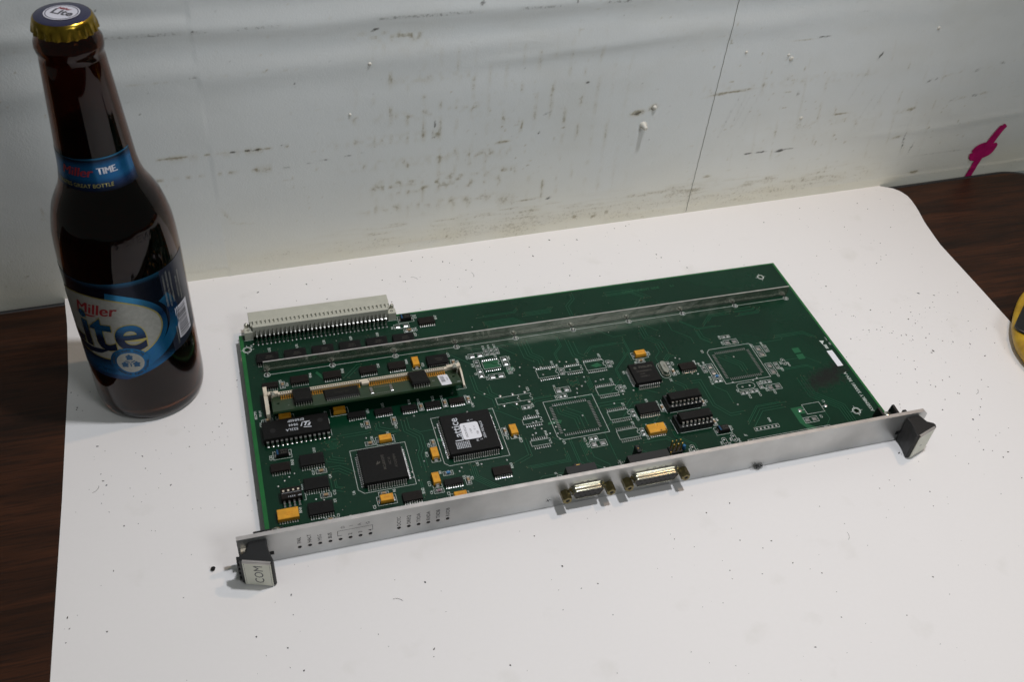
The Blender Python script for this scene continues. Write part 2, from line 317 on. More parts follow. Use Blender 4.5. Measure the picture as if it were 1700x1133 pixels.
wm = bpy.data.materials.new('grimy_white_wall'); wm.use_nodes = True; nt = wm.node_tree; b = nt.nodes['Principled BSDF']; b.inputs['Roughness'].default_value = 0.42; b.inputs['Specular IOR Level'].default_value = 0.35
a_ = nt.nodes.new('ShaderNodeVertexColor'); a_.layer_name = 'wear_bounce'; se = nt.nodes.new('ShaderNodeSeparateColor'); nt.links.new(a_.outputs[0], se.inputs[0])
tc = nt.nodes.new('ShaderNodeTexCoord'); n1 = nt.nodes.new('ShaderNodeTexNoise'); n1.inputs['Scale'].default_value = 900; n1.inputs['Detail'].default_value = 3; nt.links.new(tc.outputs['Object'], n1.inputs['Vector'])
n2 = nt.nodes.new('ShaderNodeTexNoise'); n2.inputs['Scale'].default_value = 14; n2.inputs['Detail'].default_value = 6; nt.links.new(tc.outputs['Object'], n2.inputs['Vector'])
def mixn(a, bcol, fac_socket, nt=nt, mul=None):
    mx = nt.nodes.new('ShaderNodeMix'); mx.data_type = 'RGBA'
    if isinstance(a, tuple): mx.inputs[6].default_value = (*a, 1)
    else: nt.links.new(a, mx.inputs[6])
    mx.inputs[7].default_value = (*bcol, 1)
    if mul:
        mm = nt.nodes.new('ShaderNodeMath'); mm.operation = 'MULTIPLY'; mm.inputs[1].default_value = mul; nt.links.new(fac_socket, mm.inputs[0]); fac_socket = mm.outputs[0]
    nt.links.new(fac_socket, mx.inputs[0]); return mx.outputs[2]
n4 = nt.nodes.new('ShaderNodeTexNoise'); n4.inputs['Scale'].default_value = 520; n4.inputs['Detail'].default_value = 6; n4.inputs['Roughness'].default_value = .65; nt.links.new(tc.outputs['Object'], n4.inputs['Vector'])
def crisp(sock, gain, off):
    m1 = nt.nodes.new('ShaderNodeMath'); m1.operation = 'MULTIPLY_ADD'; m1.inputs[1].default_value = gain; m1.inputs[2].default_value = off; nt.links.new(sock, m1.inputs[0])
    m2 = nt.nodes.new('ShaderNodeMath'); m2.operation = 'MULTIPLY_ADD'; m2.inputs[1].default_value = 3.2; nt.links.new(n4.outputs['Fac'], m2.inputs[0]); nt.links.new(m1.outputs[0], m2.inputs[2]); m2.use_clamp = True
    m3 = nt.nodes.new('ShaderNodeMath'); m3.operation = 'MULTIPLY'; m3.inputs[1].default_value = 5; m3.use_clamp = True; nt.links.new(sock, m3.inputs[0])
    m4 = nt.nodes.new('ShaderNodeMath'); m4.operation = 'MULTIPLY'; nt.links.new(m2.outputs[0], m4.inputs[0]); nt.links.new(m3.outputs[0], m4.inputs[1]); return m4.outputs[0]
c = mixn((0.775, 0.80, 0.81), (0.68, 0.695, 0.69), n2.outputs['Fac'])
c = mixn(c, (0.80, 0.76, 0.62), se.outputs['Blue'], mul=0.75)  # warm glow of the lower wall put into the colour, mixed with yellow grime
c = mixn(c, (0.44, 0.37, 0.21), se.outputs['Red'], mul=0.50)
c = mixn(c, (0.19, 0.145, 0.06), crisp(se.outputs['Red'], 1.7, -2.25), mul=0.62)
c = mixn(c, (0.16, 0.14, 0.10), se.outputs['Green'], mul=0.35)
c = mixn(c, (0.03, 0.027, 0.02), crisp(se.outputs['Green'], 2.0, -2.1), mul=0.85)
c = mixn(c, (0.55, 0.56, 0.54), n1.outputs['Fac'], mul=0.16)
nt.links.new(c, b.inputs['Base Color'])
bp = nt.nodes.new('ShaderNodeBump'); bp.inputs['Distance'].default_value = .0001; nt.links.new(n1.outputs['Fac'], bp.inputs['Height']); nt.links.new(bp.outputs[0], b.inputs['Normal'])
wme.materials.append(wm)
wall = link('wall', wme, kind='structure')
# seam, wall plug, pink marker scribble
def wall_pt(x, z, off=0.0):
    i = int(np.clip(round((x+260)/1.25), 0, nx-1)); k = int(np.clip(np.searchsorted(zs, z), 0, nz-1)); return (x, Yw[i, k]-off, z)
mb = MB().use('gap')
N = 90; L = []
for i in range(N):
    z = -6+(215+6)*i/(N-1); x = 334.1+(336.9-334.1)*(z+6)/165+0.12*math.sin(i*1.7); p = wall_pt(x, z, 0.16); L.append((p, 0.19))
mb.add([q for p, wd in L for q in ((p[0]-wd, p[1], p[2]), (p[0]+wd, p[1], p[2]))], [(2*i, 2*i+1, 2*i+3, 2*i+2) for i in range(N-1)])
build(mb, 'seam', wall)
mb = MB().use('nail'); p = wall_pt(284.9, 74, 0)
mb.lathe([(3.0, 0), (2.8, .8), (2.3, 1.4), (1.5, 3.6), (1.6, 5.0), (.9, 5.6)], cx=p[0], cy=p[2], n=12, axis='y', base=p[1]+.4, cap1=True)
mb.lathe([(1.8, 0), (1.3, 1.2), (.6, 1.6)], cx=p[0]+6, cy=p[2]+13, n=9, axis='y', base=p[1]+.3, cap1=True)
build(mb, 'wall_plug', wall)
mb = MB().use('nail')
for x, z, r in [(389, 114, 1.5), (386, 117, .9), (84, 104.5, .8), (97, 137, 1.0), (352, 122, 1.0), (412, 65, 1.4), (505, 127, 1.2)]:
    p = wall_pt(x, z); mb.lathe([(r*1.3, -.3), (r, .4), (r*.5, .8)], cx=p[0], cy=p[2], n=8, axis='y', base=p[1], cap1=True)
build(mb, 'paint_bump', wall, kind='stuff')
def ribbon(mb, pts, wds, off):
    n = len(pts); vs = []
    for i in range(n):
        a = Vector(pts[max(0, i-1)]); b2 = Vector(pts[min(n-1, i+1)]); d = (b2-a).normalized(); nn = Vector((-d.y, d.x))*wds[i]/2
        for s_ in (1, -1):
            q = Vector(pts[i])+nn*s_; vs.append(wall_pt(q.x, q.y, off+.5))
    mb.add(vs, [(2*i, 2*i+1, 2*i+3, 2*i+2) for i in range(n-1)])
def smooth_path(pts, k=8):
    out = []; P = [Vector(p) for p in pts]; P = [P[0]]+P+[P[-1]]
    for i in range(1, len(P)-2):
        for j in range(k):
            t = j/k; a, b2, c2, d = P[i-1], P[i], P[i+1], P[i+2]
            out.append(0.5*((2*b2)+(c2-a)*t+(2*a-5*b2+4*c2-d)*t*t+(3*b2-a-3*c2+d)*t**3))
    out.append(P[-1]); return [tuple(p) for p in out]
mb = MB().use('pink')
for pts, w_, off in [([(606.5, 36.5), (602.5, 29), (599.5, 20), (598, 12), (595.5, 2), (593, -12)], 6.4, .30),
                     ([(608.5, 37.5), (606, 34), (603, 25.5), (601, 18)], 5.2, .38),
                     ([(587.5, 14), (591, 18.5), (597, 20), (603, 17.5), (606.5, 18.5), (604.5, 12.5), (598.5, 10), (592, 8.5), (588.5, 10.5), (587.5, 14)], 5.6, .46),
                     ([(590, 13.5), (597, 14.5), (603, 14.5)], 8.5, .54)]:
    sp = smooth_path(pts); ribbon(mb, sp, [w_*(.55 if i in (0, len(sp)-1) else 1) for i in range(len(sp))], off)
build(mb, 'marker_scribble', wall)

# ------------------------------------------------------------------ table
tm = bpy.data.materials.new('walnut_laminate'); tm.use_nodes = True; nt = tm.node_tree; b = nt.nodes['Principled BSDF']; b.inputs['Roughness'].default_value = 0.42; b.inputs['Specular IOR Level'].default_value = .22
tc = nt.nodes.new('ShaderNodeTexCoord'); mp = nt.nodes.new('ShaderNodeMapping'); mp.inputs['Scale'].default_value = (7, 90, 20); mp.inputs['Rotation'].default_value = (0, 0, 0.06); nt.links.new(tc.outputs['Object'], mp.inputs[0])
n1 = nt.nodes.new('ShaderNodeTexNoise'); n1.inputs['Scale'].default_value = 1.0; n1.inputs['Detail'].default_value = 7; n1.inputs['Distortion'].default_value = .5; nt.links.new(mp.outputs[0], n1.inputs['Vector'])
mp2 = nt.nodes.new('ShaderNodeMapping'); mp2.inputs['Scale'].default_value = (45, 900, 50); nt.links.new(tc.outputs['Object'], mp2.inputs[0])
n2 = nt.nodes.new('ShaderNodeTexNoise'); n2.inputs['Scale'].default_value = 1.0; n2.inputs['Detail'].default_value = 3; nt.links.new(mp2.outputs[0], n2.inputs['Vector'])
cr = nt.nodes.new('ShaderNodeValToRGB'); cr.color_ramp.elements[0].position = .30; cr.color_ramp.elements[0].color = (0.0110, 0.0048, 0.0024, 1)
cr.color_ramp.elements[1].position = .72; cr.color_ramp.elements[1].color = (0.056, 0.019, 0.0078, 1); nt.links.new(n1.outputs['Fac'], cr.inputs[0])
mr = nt.nodes.new('ShaderNodeMapRange'); mr.inputs[1].default_value = .48; mr.inputs[2].default_value = .62; nt.links.new(n2.outputs['Fac'], mr.inputs[0])
c = mixn(cr.outputs[0], (0.008, 0.005, 0.0035), mr.outputs[0], nt=nt, mul=.55); nt.links.new(c, b.inputs['Base Color'])
bp = nt.nodes.new('ShaderNodeBump'); bp.inputs['Distance'].default_value = .00006; nt.links.new(n2.outputs['Fac'], bp.inputs['Height']); nt.links.new(bp.outputs[0], b.inputs['Normal'])
M['wood'] = tm
TT = ZT-0.35
def table_outline(inset, n=14):
    x0, x1, y0, R_ = -620+inset, 668-inset, -640+inset, 46-inset
    pts = [(x0, y0), (x1, y0)]
    yb = lambda x: wall_y(x)-1.2-inset
    cx = x1-R_; cy = yb(cx)-R_
    for i in range(n+1):
        a = math.pi/2*i/n; pts.append((cx+R_*math.cos(a), cy+R_*math.sin(a)))
    pts.append((x0, yb(x0)))
    return pts
table = thing('table', 'dark walnut laminate table with black edge trim against the grimy white wall', 'table', (0, 0, TT-730))
mb = MB().use('wood'); mb.prism(table_outline(4.2), TT-24-(TT-730), 730); bevel(build(mb, 'table_top', table), .8, 2)
o1 = table_outline(0); o2 = table_outline(4.2); mb = MB().use('trim'); zz = 730
mb.loft([[(x, y, zz-26) for x, y in o1], [(x, y, zz-2.2) for x, y in o1], [(x+(a-x)*.3, y+(b2-y)*.3, zz-.5) for (x, y), (a, b2) in zip(o1, o2)], [(a, b2, zz+.15) for a, b2 in o2], [(a, b2, zz-25.5) for a, b2 in o2]])
build(mb, 'edge_trim', table)
for x, y in ((-580, -600), (620, -600), (-580, 170), (600, 190)):
    mb = MB().use('trim'); mb.lathe([(16, 0), (16, 700)], cx=x, cy=y, n=16, cap0=True); build(mb, 'leg', table)

# ------------------------------------------------------------------ paper sheet
pm = bpy.data.materials.new('white_paper'); pm.use_nodes = True; nt = pm.node_tree; b = nt.nodes['Principled BSDF']; b.inputs['Roughness'].default_value = 0.55; b.inputs['Specular IOR Level'].default_value = .3
tc = nt.nodes.new('ShaderNodeTexCoord'); n1 = nt.nodes.new('ShaderNodeTexNoise'); n1.inputs['Scale'].default_value = 9; n1.inputs['Detail'].default_value = 6; nt.links.new(tc.outputs['Object'], n1.inputs['Vector'])
n2 = nt.nodes.new('ShaderNodeTexNoise'); n2.inputs['Scale'].default_value = 420; n2.inputs['Detail'].default_value = 3; nt.links.new(tc.outputs['Object'], n2.inputs['Vector'])
n3 = nt.nodes.new('ShaderNodeTexNoise'); n3.inputs['Scale'].default_value = 38; n3.inputs['Detail'].default_value = 8; nt.links.new(tc.outputs['Object'], n3.inputs['Vector'])
mr = nt.nodes.new('ShaderNodeMapRange'); mr.inputs[1].default_value = .62; mr.inputs[2].default_value = .78; nt.links.new(n3.outputs['Fac'], mr.inputs[0])
c = mixn((0.80, 0.775, 0.768), (0.765, 0.742, 0.738), n1.outputs['Fac'], nt=nt); c = mixn(c, (0.70, 0.68, 0.66), n2.outputs['Fac'], nt=nt, mul=.22); c = mixn(c, (0.60, 0.58, 0.54), mr.outputs[0], nt=nt, mul=.35)
nt.links.new(c, b.inputs['Base Color'])
bp = nt.nodes.new('ShaderNodeBump'); bp.inputs['Distance'].default_value = .00002; nt.links.new(n2.outputs['Fac'], bp.inputs['Height']); nt.links.new(bp.outputs[0], b.inputs['Normal'])
M['paper'] = pm
paper = None
ys = np.concatenate([np.arange(-420, 150, 15), np.linspace(150, 1, 1)[:0], np.arange(150, 228, 3)])
rl = [(-420, 505), (-100, 506), (60, 507), (110, 509), (163, 510.5), (190, 515), (206, 519.5), (216, 521.5), (224, 522), (231, 520), (236, 516), (241, 507)]
ll = [(-420, -104), (-43, -101), (60, -99.2), (155, -98.6), (200, -100.5), (223, -102.5), (245, -103)]
def paper_top(): 
    rows = []; ysx = list(np.arange(-420, 216, 6.0))+[218, 220, 222, 224, 226, 228, 230, 232, 234, 236, 237.5, 239, 240, 241, 242]
    nxp = 64
    for y in ysx:
        xl = np.interp(y, [a for a, _ in ll], [c_ for _, c_ in ll]); xr = np.interp(y, [a for a, _ in rl], [c_ for _, c_ in rl])
        row = []
        for i in range(nxp+1):
            x = xl+(xr-xl)*i/nxp; yy = min(y, wall_y(x)+.6)
            z = 0.12+0.25*math.sin(x/71+1)*math.sin(y/57)*0.3+0.12*max(0, (x-430)/90)*max(0, (y-150)/90)
            row.append((x, yy, z))
        rows.append(row)
    return rows
rows = paper_top(); mb = MB().use('paper'); n = len(rows[0])
keep = []
for r in rows:
    if keep and abs(r[0][1]-keep[-1][0][1]) < 1e-6 and abs(r[-1][1]-keep[-1][-1][1]) < 1e-6: continue
    keep.append(r)
mb.loft(keep, smooth=False, closed=False)
paper = build(mb, 'paper_sheet', loc=(0, 0, ZT-0.14)); sol = paper.modifiers.new('thick', 'SOLIDIFY'); sol.thickness = 0.18*MM; sol.offset = -1
paper['label'] = 'large white paper sheet flecked with black dust, spread over the dark table'; paper['category'] = 'paper'

# dust and crumbs (uncountable)
def speck(mb, x, y, r, z=ZT, el=1.0, ang=0.0):
    n = random.choice((5, 6, 7)); ca, sa = math.cos(ang), math.sin(ang); ring = []
    for i in range(n):
        a = 6.283*i/n; q = r*random.uniform(.6, 1.25); u, v = q*math.cos(a)*el, q*math.sin(a); ring.append((x+u*ca-v*sa, y+u*sa+v*ca, z+.02))
    top = [(x+(a-x)*.5, y+(c_-y)*.5, z+r*.55) for a, c_, _ in ring]
    mb.loft([ring, top], cap1=True, smooth=False)
mb = MB().use('dot')
clusters = [(455, 85, 45, 120), (420, 60, 60, 70), (-75, 130, 14, 26), (-50, 60, 40, 60), (330, 190, 150, 130), (150, 195, 80, 150), (0, 205, 90, 40), (460, 200, 50, 30), (-30, -60, 60, 40), (150, -60, 120, 30), (330, -70, 120, 45), (-20, 120, 20, 25), (200, -20, 60, 22), (400, -10, 70, 60)]
for cx, cy, sp_, cnt in clusters:
    for i in range(cnt):
        x, y = random.gauss(cx, sp_), random.gauss(cy, sp_*.6)
        if not (-97 < x < 503 and -260 < y < wall_y(x)-4): continue
        if -1 < x < 368 and -2 < y < 168: continue
        if (x+50.6)**2+(y-135)**2 < 34**2: continue
        r = random.choice((.16, .2, .22, .27, .33, .42)) if random.random() < .95 else random.uniform(.42, .6)
        speck(mb, x, y, r, el=random.choice((1, 1, 1.3, 2.2)), ang=random.uniform(0, 3.1))
for i in range(170):
    x, y = random.uniform(-97, 503), random.uniform(-150, 225)
    if (-1 < x < 368 and -2 < y < 168) or (x+54)**2+(y-135)**2 < 34**2: continue
    speck(mb, x, y, random.uniform(.12, .28), el=random.choice((1, 1.4)), ang=random.uniform(0, 3))
for i in range(26):
    a = math.radians(-62+i*3.4); speck(mb, -50+52*math.cos(a), 118+40*math.sin(a), random.uniform(.22, .4), z=ZT-.12)
for x, y, a0 in ((158, 195, 1.2), (-84, 62, .4), (120, 200, 2.0), (300, -60, .7), (60, -40, 2.2), (440, 20, .3)):
    p = Vector((x, y)); 
    for k in range(9):
        speck(mb, p.x, p.y, .16, el=2.2, ang=a0); p += Vector((math.cos(a0), math.sin(a0)))*.6; a0 += .14
d = build(mb, 'dust', kind='stuff'); d['label'] = 'fine black dust and crumbs scattered over the white paper'; d['category'] = 'dust'
mb = MB().use('fuzz')
for i, (x, y, z, r) in enumerate([(0, 0, .9, 1.15), (.5, .3, 1.0, .8), (-.4, .2, .8, .7)]):
    mb.lathe([(r*.5, -r*.85), (r*.9, -r*.4), (r, 0), (r*.85, r*.5), (r*.4, r*.9)], cx=x, cy=y, n=9, base=z, cap0=True, cap1=True)
pel = build(mb, 'crumb', loc=(-27.3, -0.6, ZT+.05)); pel['label'] = 'small black crumb lying alone on the paper left of the metal-faced handle'; pel['category'] = 'crumb'
bpy.context.view_layer.update()

# ------------------------------------------------------------------ beer bottle
def gradmat(name, stops, axis, lo, hi, metal=.6, rough=.24, extra=None):
    """colour ramp along an object axis (printed foil gradient), lo..hi in mm"""
    m = bpy.data.materials.new(name); m.use_nodes = True; nt = m.node_tree; b = nt.nodes['Principled BSDF']
    b.inputs['Metallic'].default_value = metal; b.inputs['Roughness'].default_value = rough
    tc = nt.nodes.new('ShaderNodeTexCoord'); sp = nt.nodes.new('ShaderNodeSeparateXYZ'); nt.links.new(tc.outputs['Object'], sp.inputs[0])
    mr = nt.nodes.new('ShaderNodeMapRange'); mr.inputs[1].default_value = lo*MM; mr.inputs[2].default_value = hi*MM; nt.links.new(sp.outputs[axis], mr.inputs[0])
    cr = nt.nodes.new('ShaderNodeValToRGB')
    while len(cr.color_ramp.elements) < len(stops): cr.color_ramp.elements.new(.5)
    for e, (p, col) in zip(cr.color_ramp.elements, stops): e.position = p; e.color = (*col, 1)
    nt.links.new(mr.outputs[0], cr.inputs[0])
    n = nt.nodes.new('ShaderNodeTexNoise'); n.inputs['Scale'].default_value = 500; nt.links.new(tc.outputs['Object'], n.inputs['Vector'])
    mx = nt.nodes.new('ShaderNodeMix'); mx.data_type = 'RGBA'; mx.blend_type = 'MULTIPLY'; mx.inputs[0].default_value = .25
    nt.links.new(cr.outputs[0], mx.inputs[6]); nt.links.new(n.outputs['Color'], mx.inputs[7]); nt.links.new(mx.outputs[2], b.inputs['Base Color'])
    return m
NAVY = (0.003, 0.006, 0.018); BLUE = (0.006, 0.105, 0.27); MID = (0.004, 0.028, 0.10); SKY = (0.03, 0.22, 0.42)
M['glass'] = mat('amber_glass', (0.12, 0.034, 0.011), 0.03, trans=1.0, ior=1.38)
M['beer'] = mat('dark_liquid', (0.12, 0.03, 0.01), 0.0, trans=1.0, ior=1.34)
M['lab'] = gradmat('label_navy_blue', [(0, MID), (.12, BLUE), (.22, NAVY), (.80, NAVY), (.93, NAVY), (1, (0.02, .13, .25))], 2, 34, 102)
M['labback'] = mat('label_dark', (0.006, 0.009, 0.022), 0.35)
M['swoosh'] = gradmat('label_bright_blue', [(0, BLUE), (.35, (0.008, .13, .30)), (.6, MID), (.85, SKY), (1, BLUE)], 2, 42, 98)
M['lgold'] = mat('label_gold', (0.34, 0.30, 0.10), 0.35, metal=.7)
M['silver'] = mat('label_silver', (0.33, 0.335, 0.31), 0.42, metal=.4, noise=(500, .15))
M['lred'] = mat('label_red', (0.20, 0.008, 0.014), 0.45)
M['litebl'] = gradmat('letter_blue', [(0, (0.004, .02, .06)), (.35, (0.004, .014, .05)), (.6, (0.008, .11, .26)), (.85, (0.008, .09, .22)), (1, NAVY)], 2, 52, 86)
M['hop'] = mat('label_hop_blue', (0.012, 0.07, 0.16), 0.4, metal=.4)
M['capblue'] = mat('cap_navy', (0.018, 0.018, 0.055), 0.32, metal=.3, coat=.3)
M['capgold'] = mat('cap_gold', (0.46, 0.30, 0.04), 0.22, metal=1, noise=(250, .6))
M['capwhite'] = mat('cap_white', (0.52, 0.52, 0.58), 0.4)
M['neckbl'] = gradmat('neck_label_blue', [(0, NAVY), (.2, MID), (.35, BLUE), (.7, BLUE), (.9, NAVY), (1, SKY)], 2, 147, 164)
BX, BY = -51.9, 135.6
bottle = thing('beer_bottle', 'brown glass long-neck beer bottle with blue foil label and gold-rimmed cap, standing upright', 'bottle', (BX, BY, ZT))
prof = [(0, 2.2), (12, 1.6), (22, .4), (25.2, 0.0), (27.6, .7), (29.3, 2.6), (30.0, 6), (30.4, 11), (30.4, 20), (30.5, 60), (30.5, 100), (30.1, 110), (29.4, 118), (28.0, 124.5), (26.0, 131.5), (23.2, 137), (20.6, 142), (18.9, 148), (18.1, 154), (17.4, 164), (16.3, 178), (15.3, 192), (14.2, 206), (13.9, 208.2), (14.6, 209.4), (14.9, 211.5), (14.6, 214), (13.7, 215.4), (13.2, 217), (12.9, 222)]
inner = [(max(.1, r-2.6), h_+(3.4 if h_ < 7 else 0)) for r, h_ in prof if h_ != 0.0]
mb = MB().use('glass'); mb.lathe([(.05, 2.2)]+prof[1:], n=72); mb.lathe([(.05, 5.2)]+inner[1:-1]+[(10.0, 222)][:1], n=72)
m_ = mb.mesh('glass'); 
# flip the inner shell so that its faces look into the cavity
bm = bmesh.new(); bm.from_mesh(m_); half = 72*len(prof)
bmesh.ops.reverse_faces(bm, faces=[f for f in bm.faces if all(v.index >= half for v in f.verts)])
bm.to_mesh(m_); bm.free()
link('glass', m_, bottle)
liq = [(r-.06, h_) for r, h_ in inner if 6 < h_ < 178]+[]
mb = MB().use('beer'); zl = 172.0; rr = np.interp(zl, [h_ for _, h_ in inner], [r for r, _ in inner])-.06
mb.lathe([(.05, 5.3), (20, 4.6)]+[(r, h_) for r, h_ in liq if h_ < zl]+[(rr, zl), (.05, zl)], n=72)
build(mb, 'beer', bottle)
def cyl_r(h_): return float(np.interp(h_, [b_ for _, b_ in prof], [a_ for a_, _ in prof]))
def cyl_patch(mb, a0, a1, z0, z1, r, na=60, nz=2, edge=None):
    """patch of the bottle wall; edge(az)->(z0,z1) optional"""
    rings = []
    for i in range(na+1):
        a = math.radians(a0+(a1-a0)*i/na); lo, hi = edge(math.degrees(a)) if edge else (z0, z1); ring = []
        for k in range(nz+1):
            z = lo+(hi-lo)*k/nz; q = cyl_r(z)+r[1]
            ring.append((q*math.cos(a), q*math.sin(a), z))
        rings.append(ring)
    mb.loft(rings, closed=False)
def wrap(mb, pts2, fs, az0, z0, off, step=1.2):
    """flat geometry (mm on the label, x to the right) wrapped on the bottle wall; subdivided so that it follows the curve"""
    bm = bmesh.new(); vv = [bm.verts.new((x, y, 0)) for x, y in pts2]
    for f in fs:
        try: bm.faces.new([vv[i] for i in f])
        except ValueError: pass
    bmesh.ops.triangulate(bm, faces=bm.faces[:])
    for _ in range(6):
        es = [e for e in bm.edges if abs(e.verts[0].co.x-e.verts[1].co.x) > step*1.8]
        if not es: break
        bmesh.ops.subdivide_edges(bm, edges=es, cuts=1); bmesh.ops.triangulate(bm, faces=[f for f in bm.faces if len(f.verts) > 3])
    bm.verts.ensure_lookup_table(); out = []
    for v in bm.verts:
        h_ = z0+v.co.y; q = cyl_r(h_); a = math.radians(az0)+v.co.x/q; q += off; out.append((q*math.cos(a), q*math.sin(a), h_))
    bm.verts.index_update(); mb.add(out, [tuple(v.index for v in f.verts) for f in bm.faces], True); bm.free()
def wtext(mb, t, az, z, size, off, rot=0, sx=1.0, **k):
    vs_, fs = text_geo(t, size, res=6, **k); c, s_ = math.cos(math.radians(rot)), math.sin(math.radians(rot))
    wrap(mb, [(x*sx*c-y*s_, x*sx*s_+y*c) for x, y in vs_], fs, az, z, off)
def poly_fan(pts): n = len(pts); cx = sum(p[0] for p in pts)/n; cy = sum(p[1] for p in pts)/n; return pts+[(cx, cy)], [(i, (i+1) % n, n) for i in range(n)]
def ringpoly(a, b, a2, b2, t0=0, t1=360, n=64, dx=0, dy=0):
    P = []; 
    for i in range(n+1):
        t = math.radians(t0+(t1-t0)*i/n); P += [(a*math.cos(t), b*math.sin(t)), (a2*math.cos(t)+dx, b2*math.sin(t)+dy)]
    return P, [(2*i, 2*i+2, 2*i+3, 2*i+1) for i in range(n)]
# body label
def lab_edge(a):
    lo = np.interp(a, [-215, -106, -52, -30, -8], [34.0, 34.5, 45.5, 47.0, 50.0]); hi = np.interp(a, [-215, -90, -20], [98.5, 100.5, 100.5]); return lo, hi
mb = MB().use('lab'); cyl_patch(mb, -222, -52, 0, 0, (30.85, .12), na=90, nz=24, edge=lab_edge)
mb.use('labback'); cyl_patch(mb, -52.0, -9, 0, 0, (30.85, .12), na=26, nz=10, edge=lab_edge)
lab = build(mb, 'label', bottle)
AZ = -124.0; ZC = 70.0
mb = MB().use('swoosh'); wrap(mb, *ringpoly(37.5, 25.5, 34.0, 21.0, -75, 75, 60, dx=0.0, dy=-0.3), AZ, ZC, .22)
wrap(mb, *ringpoly(46, 31.0, 39.5, 24.5, -70, 28, 60, dx=0, dy=.5), AZ, ZC+1, .22)
wrap(mb, *ringpoly(40, 32.5, 39, 30.5, -100, -35, 60, dx=0, dy=.5), AZ, ZC, .24)
mb.use('lgold'); wrap(mb, *ringpoly(34.6, 21.6, 33.8, 20.8, 0, 360, 90), AZ, ZC, .30)
mb.use('silver'); wrap(mb, *poly_fan([(33.9*math.cos(t*math.pi/45), 20.9*math.sin(t*math.pi/45)) for t in range(90)]), AZ, ZC, .28)
build(mb, 'label_oval', lab)
mb = MB().use('lred'); [wtext(mb, 'Miller', AZ+1+dq, ZC+12.3, 10.0, .36+dq*.02, rot=2, shear=.30, sx=1.0) for dq in (0, .45, .9)]
wrap(mb, [(-12, 0), (2, .9), (-1, -.5), (-9, -1.5)], [(0, 3, 2, 1)], AZ+0, ZC+7.6, .36)
mb.use('lgold'); wtext(mb, 'Lite', AZ-3, ZC-3.0, 36, .36, bold=.030, spacing=1.0, sx=.98)
mb.use('litebl'); wtext(mb, 'Lite', AZ-3, ZC-3.0, 36, .46, bold=.016, spacing=1.0, sx=.98)
mb.use('litebl'); wrap(mb, [(-26, 2.0), (-18, .6), (-8, -.2), (4, 1.6), (-2, -2.4), (-10, -4.2), (-20, -3.2)], [(0, 6, 5, 4, 3, 2, 1)], AZ+2, ZC-15.5, .40)
build(mb, 'label_lettering', lab)
# hop emblem with ring text
HA, HZ = -98.0, 47.5
mb = MB().use('swoosh'); wrap(mb, *poly_fan([(10.2*math.cos(t*math.pi/20), 10.2*math.sin(t*math.pi/20)) for t in range(40)]), HA, HZ, .48)
mb.use('silver'); wrap(mb, *poly_fan([(7.0*math.cos(t*math.pi/20), 7.0*math.sin(t*math.pi/20)) for t in range(40)]), HA, HZ, .53)
mb.use('hop')
for k in range(3):
    a = math.radians(90+120*k); cx, cy = 3.4*math.cos(a), 3.4*math.sin(a)
    for (dx, dy, r) in ((0, 0, 1.25), (1.1, .9, .75), (-1.1, .9, .75), (0, 1.8, .7), (.9, -.7, .7), (-.9, -.7, .7)):
        wrap(mb, *poly_fan([(cx+dx+r*math.cos(t*math.pi/4), cy+dy+r*math.sin(t*math.pi/4)*1.1) for t in range(8)]), HA, HZ, .60)
    b_ = math.radians(30+120*k); u = Vector((math.cos(b_), math.sin(b_))); nn = Vector((-u.y, u.x))*.3
    q = [u*.4+nn, u*2.8+nn, u*2.8-nn, u*.4-nn]; wrap(mb, [(p.x, p.y) for p in q], [(3, 2, 1, 0)], HA, HZ, .60)
ringt = 'GREAT PILSNER TASTE · TRIPLE HOPS BREWED · '
mb.use('ink')
for i, ch in enumerate(ringt):
    if ch == ' ': continue
    a = math.radians(185-360*i/len(ringt)); vs_, fs = text_geo(ch, 1.9, bold=.02); rt = a-math.pi/2; c_, s_ = math.cos(rt), math.sin(rt)
    wrap(mb, [(8.5*math.cos(a)+x*c_-y*s_, 8.5*math.sin(a)+x*s_+y*c_) for x, y in vs_], fs, HA, HZ, .60)
build(mb, 'label_emblem', lab)
# bar code and small print
mb = MB().use('capwhite'); wrap(mb, [(-5.5, -10.2), (5.5, -10.2), (5.5, 10.6), (-5.5, 10.6)], [(0, 1, 2, 3)], -32, 61.8, .22)
mb.use('ink'); yb = -9.3
while yb < 9.6:
    t_ = random.choice((.25, .35, .5, .7)); wrap(mb, [(-4.6, yb), (3.2, yb), (3.2, yb+t_), (-4.6, yb+t_)], [(0, 1, 2, 3)], -32, 61.8, .30); yb += t_+random.choice((.3, .45, .6))
wtext(mb, '0', -24.5, 54.5, 2.4, .30, rot=90)
build(mb, 'barcode', lab)
mb = MB().use('silver')
for k, t in enumerate(['GOVERNMENT WARNING (1)', 'ACCORDING TO THE SURGEON', 'GENERAL WOMEN SHOULD', 'BREWED BY MILLER', 'BREWING CO MILWAUKEE']):
    wtext(mb, t, -49+k*4.4+(3 if k > 2 else 0), 86.5 if k < 3 else 84, 1.55, .24, rot=90)
wtext(mb, 'CONTAINS BARLEY', -44.5, 55, 1.4, .24, rot=90)
build(mb, 'small_print', lab)
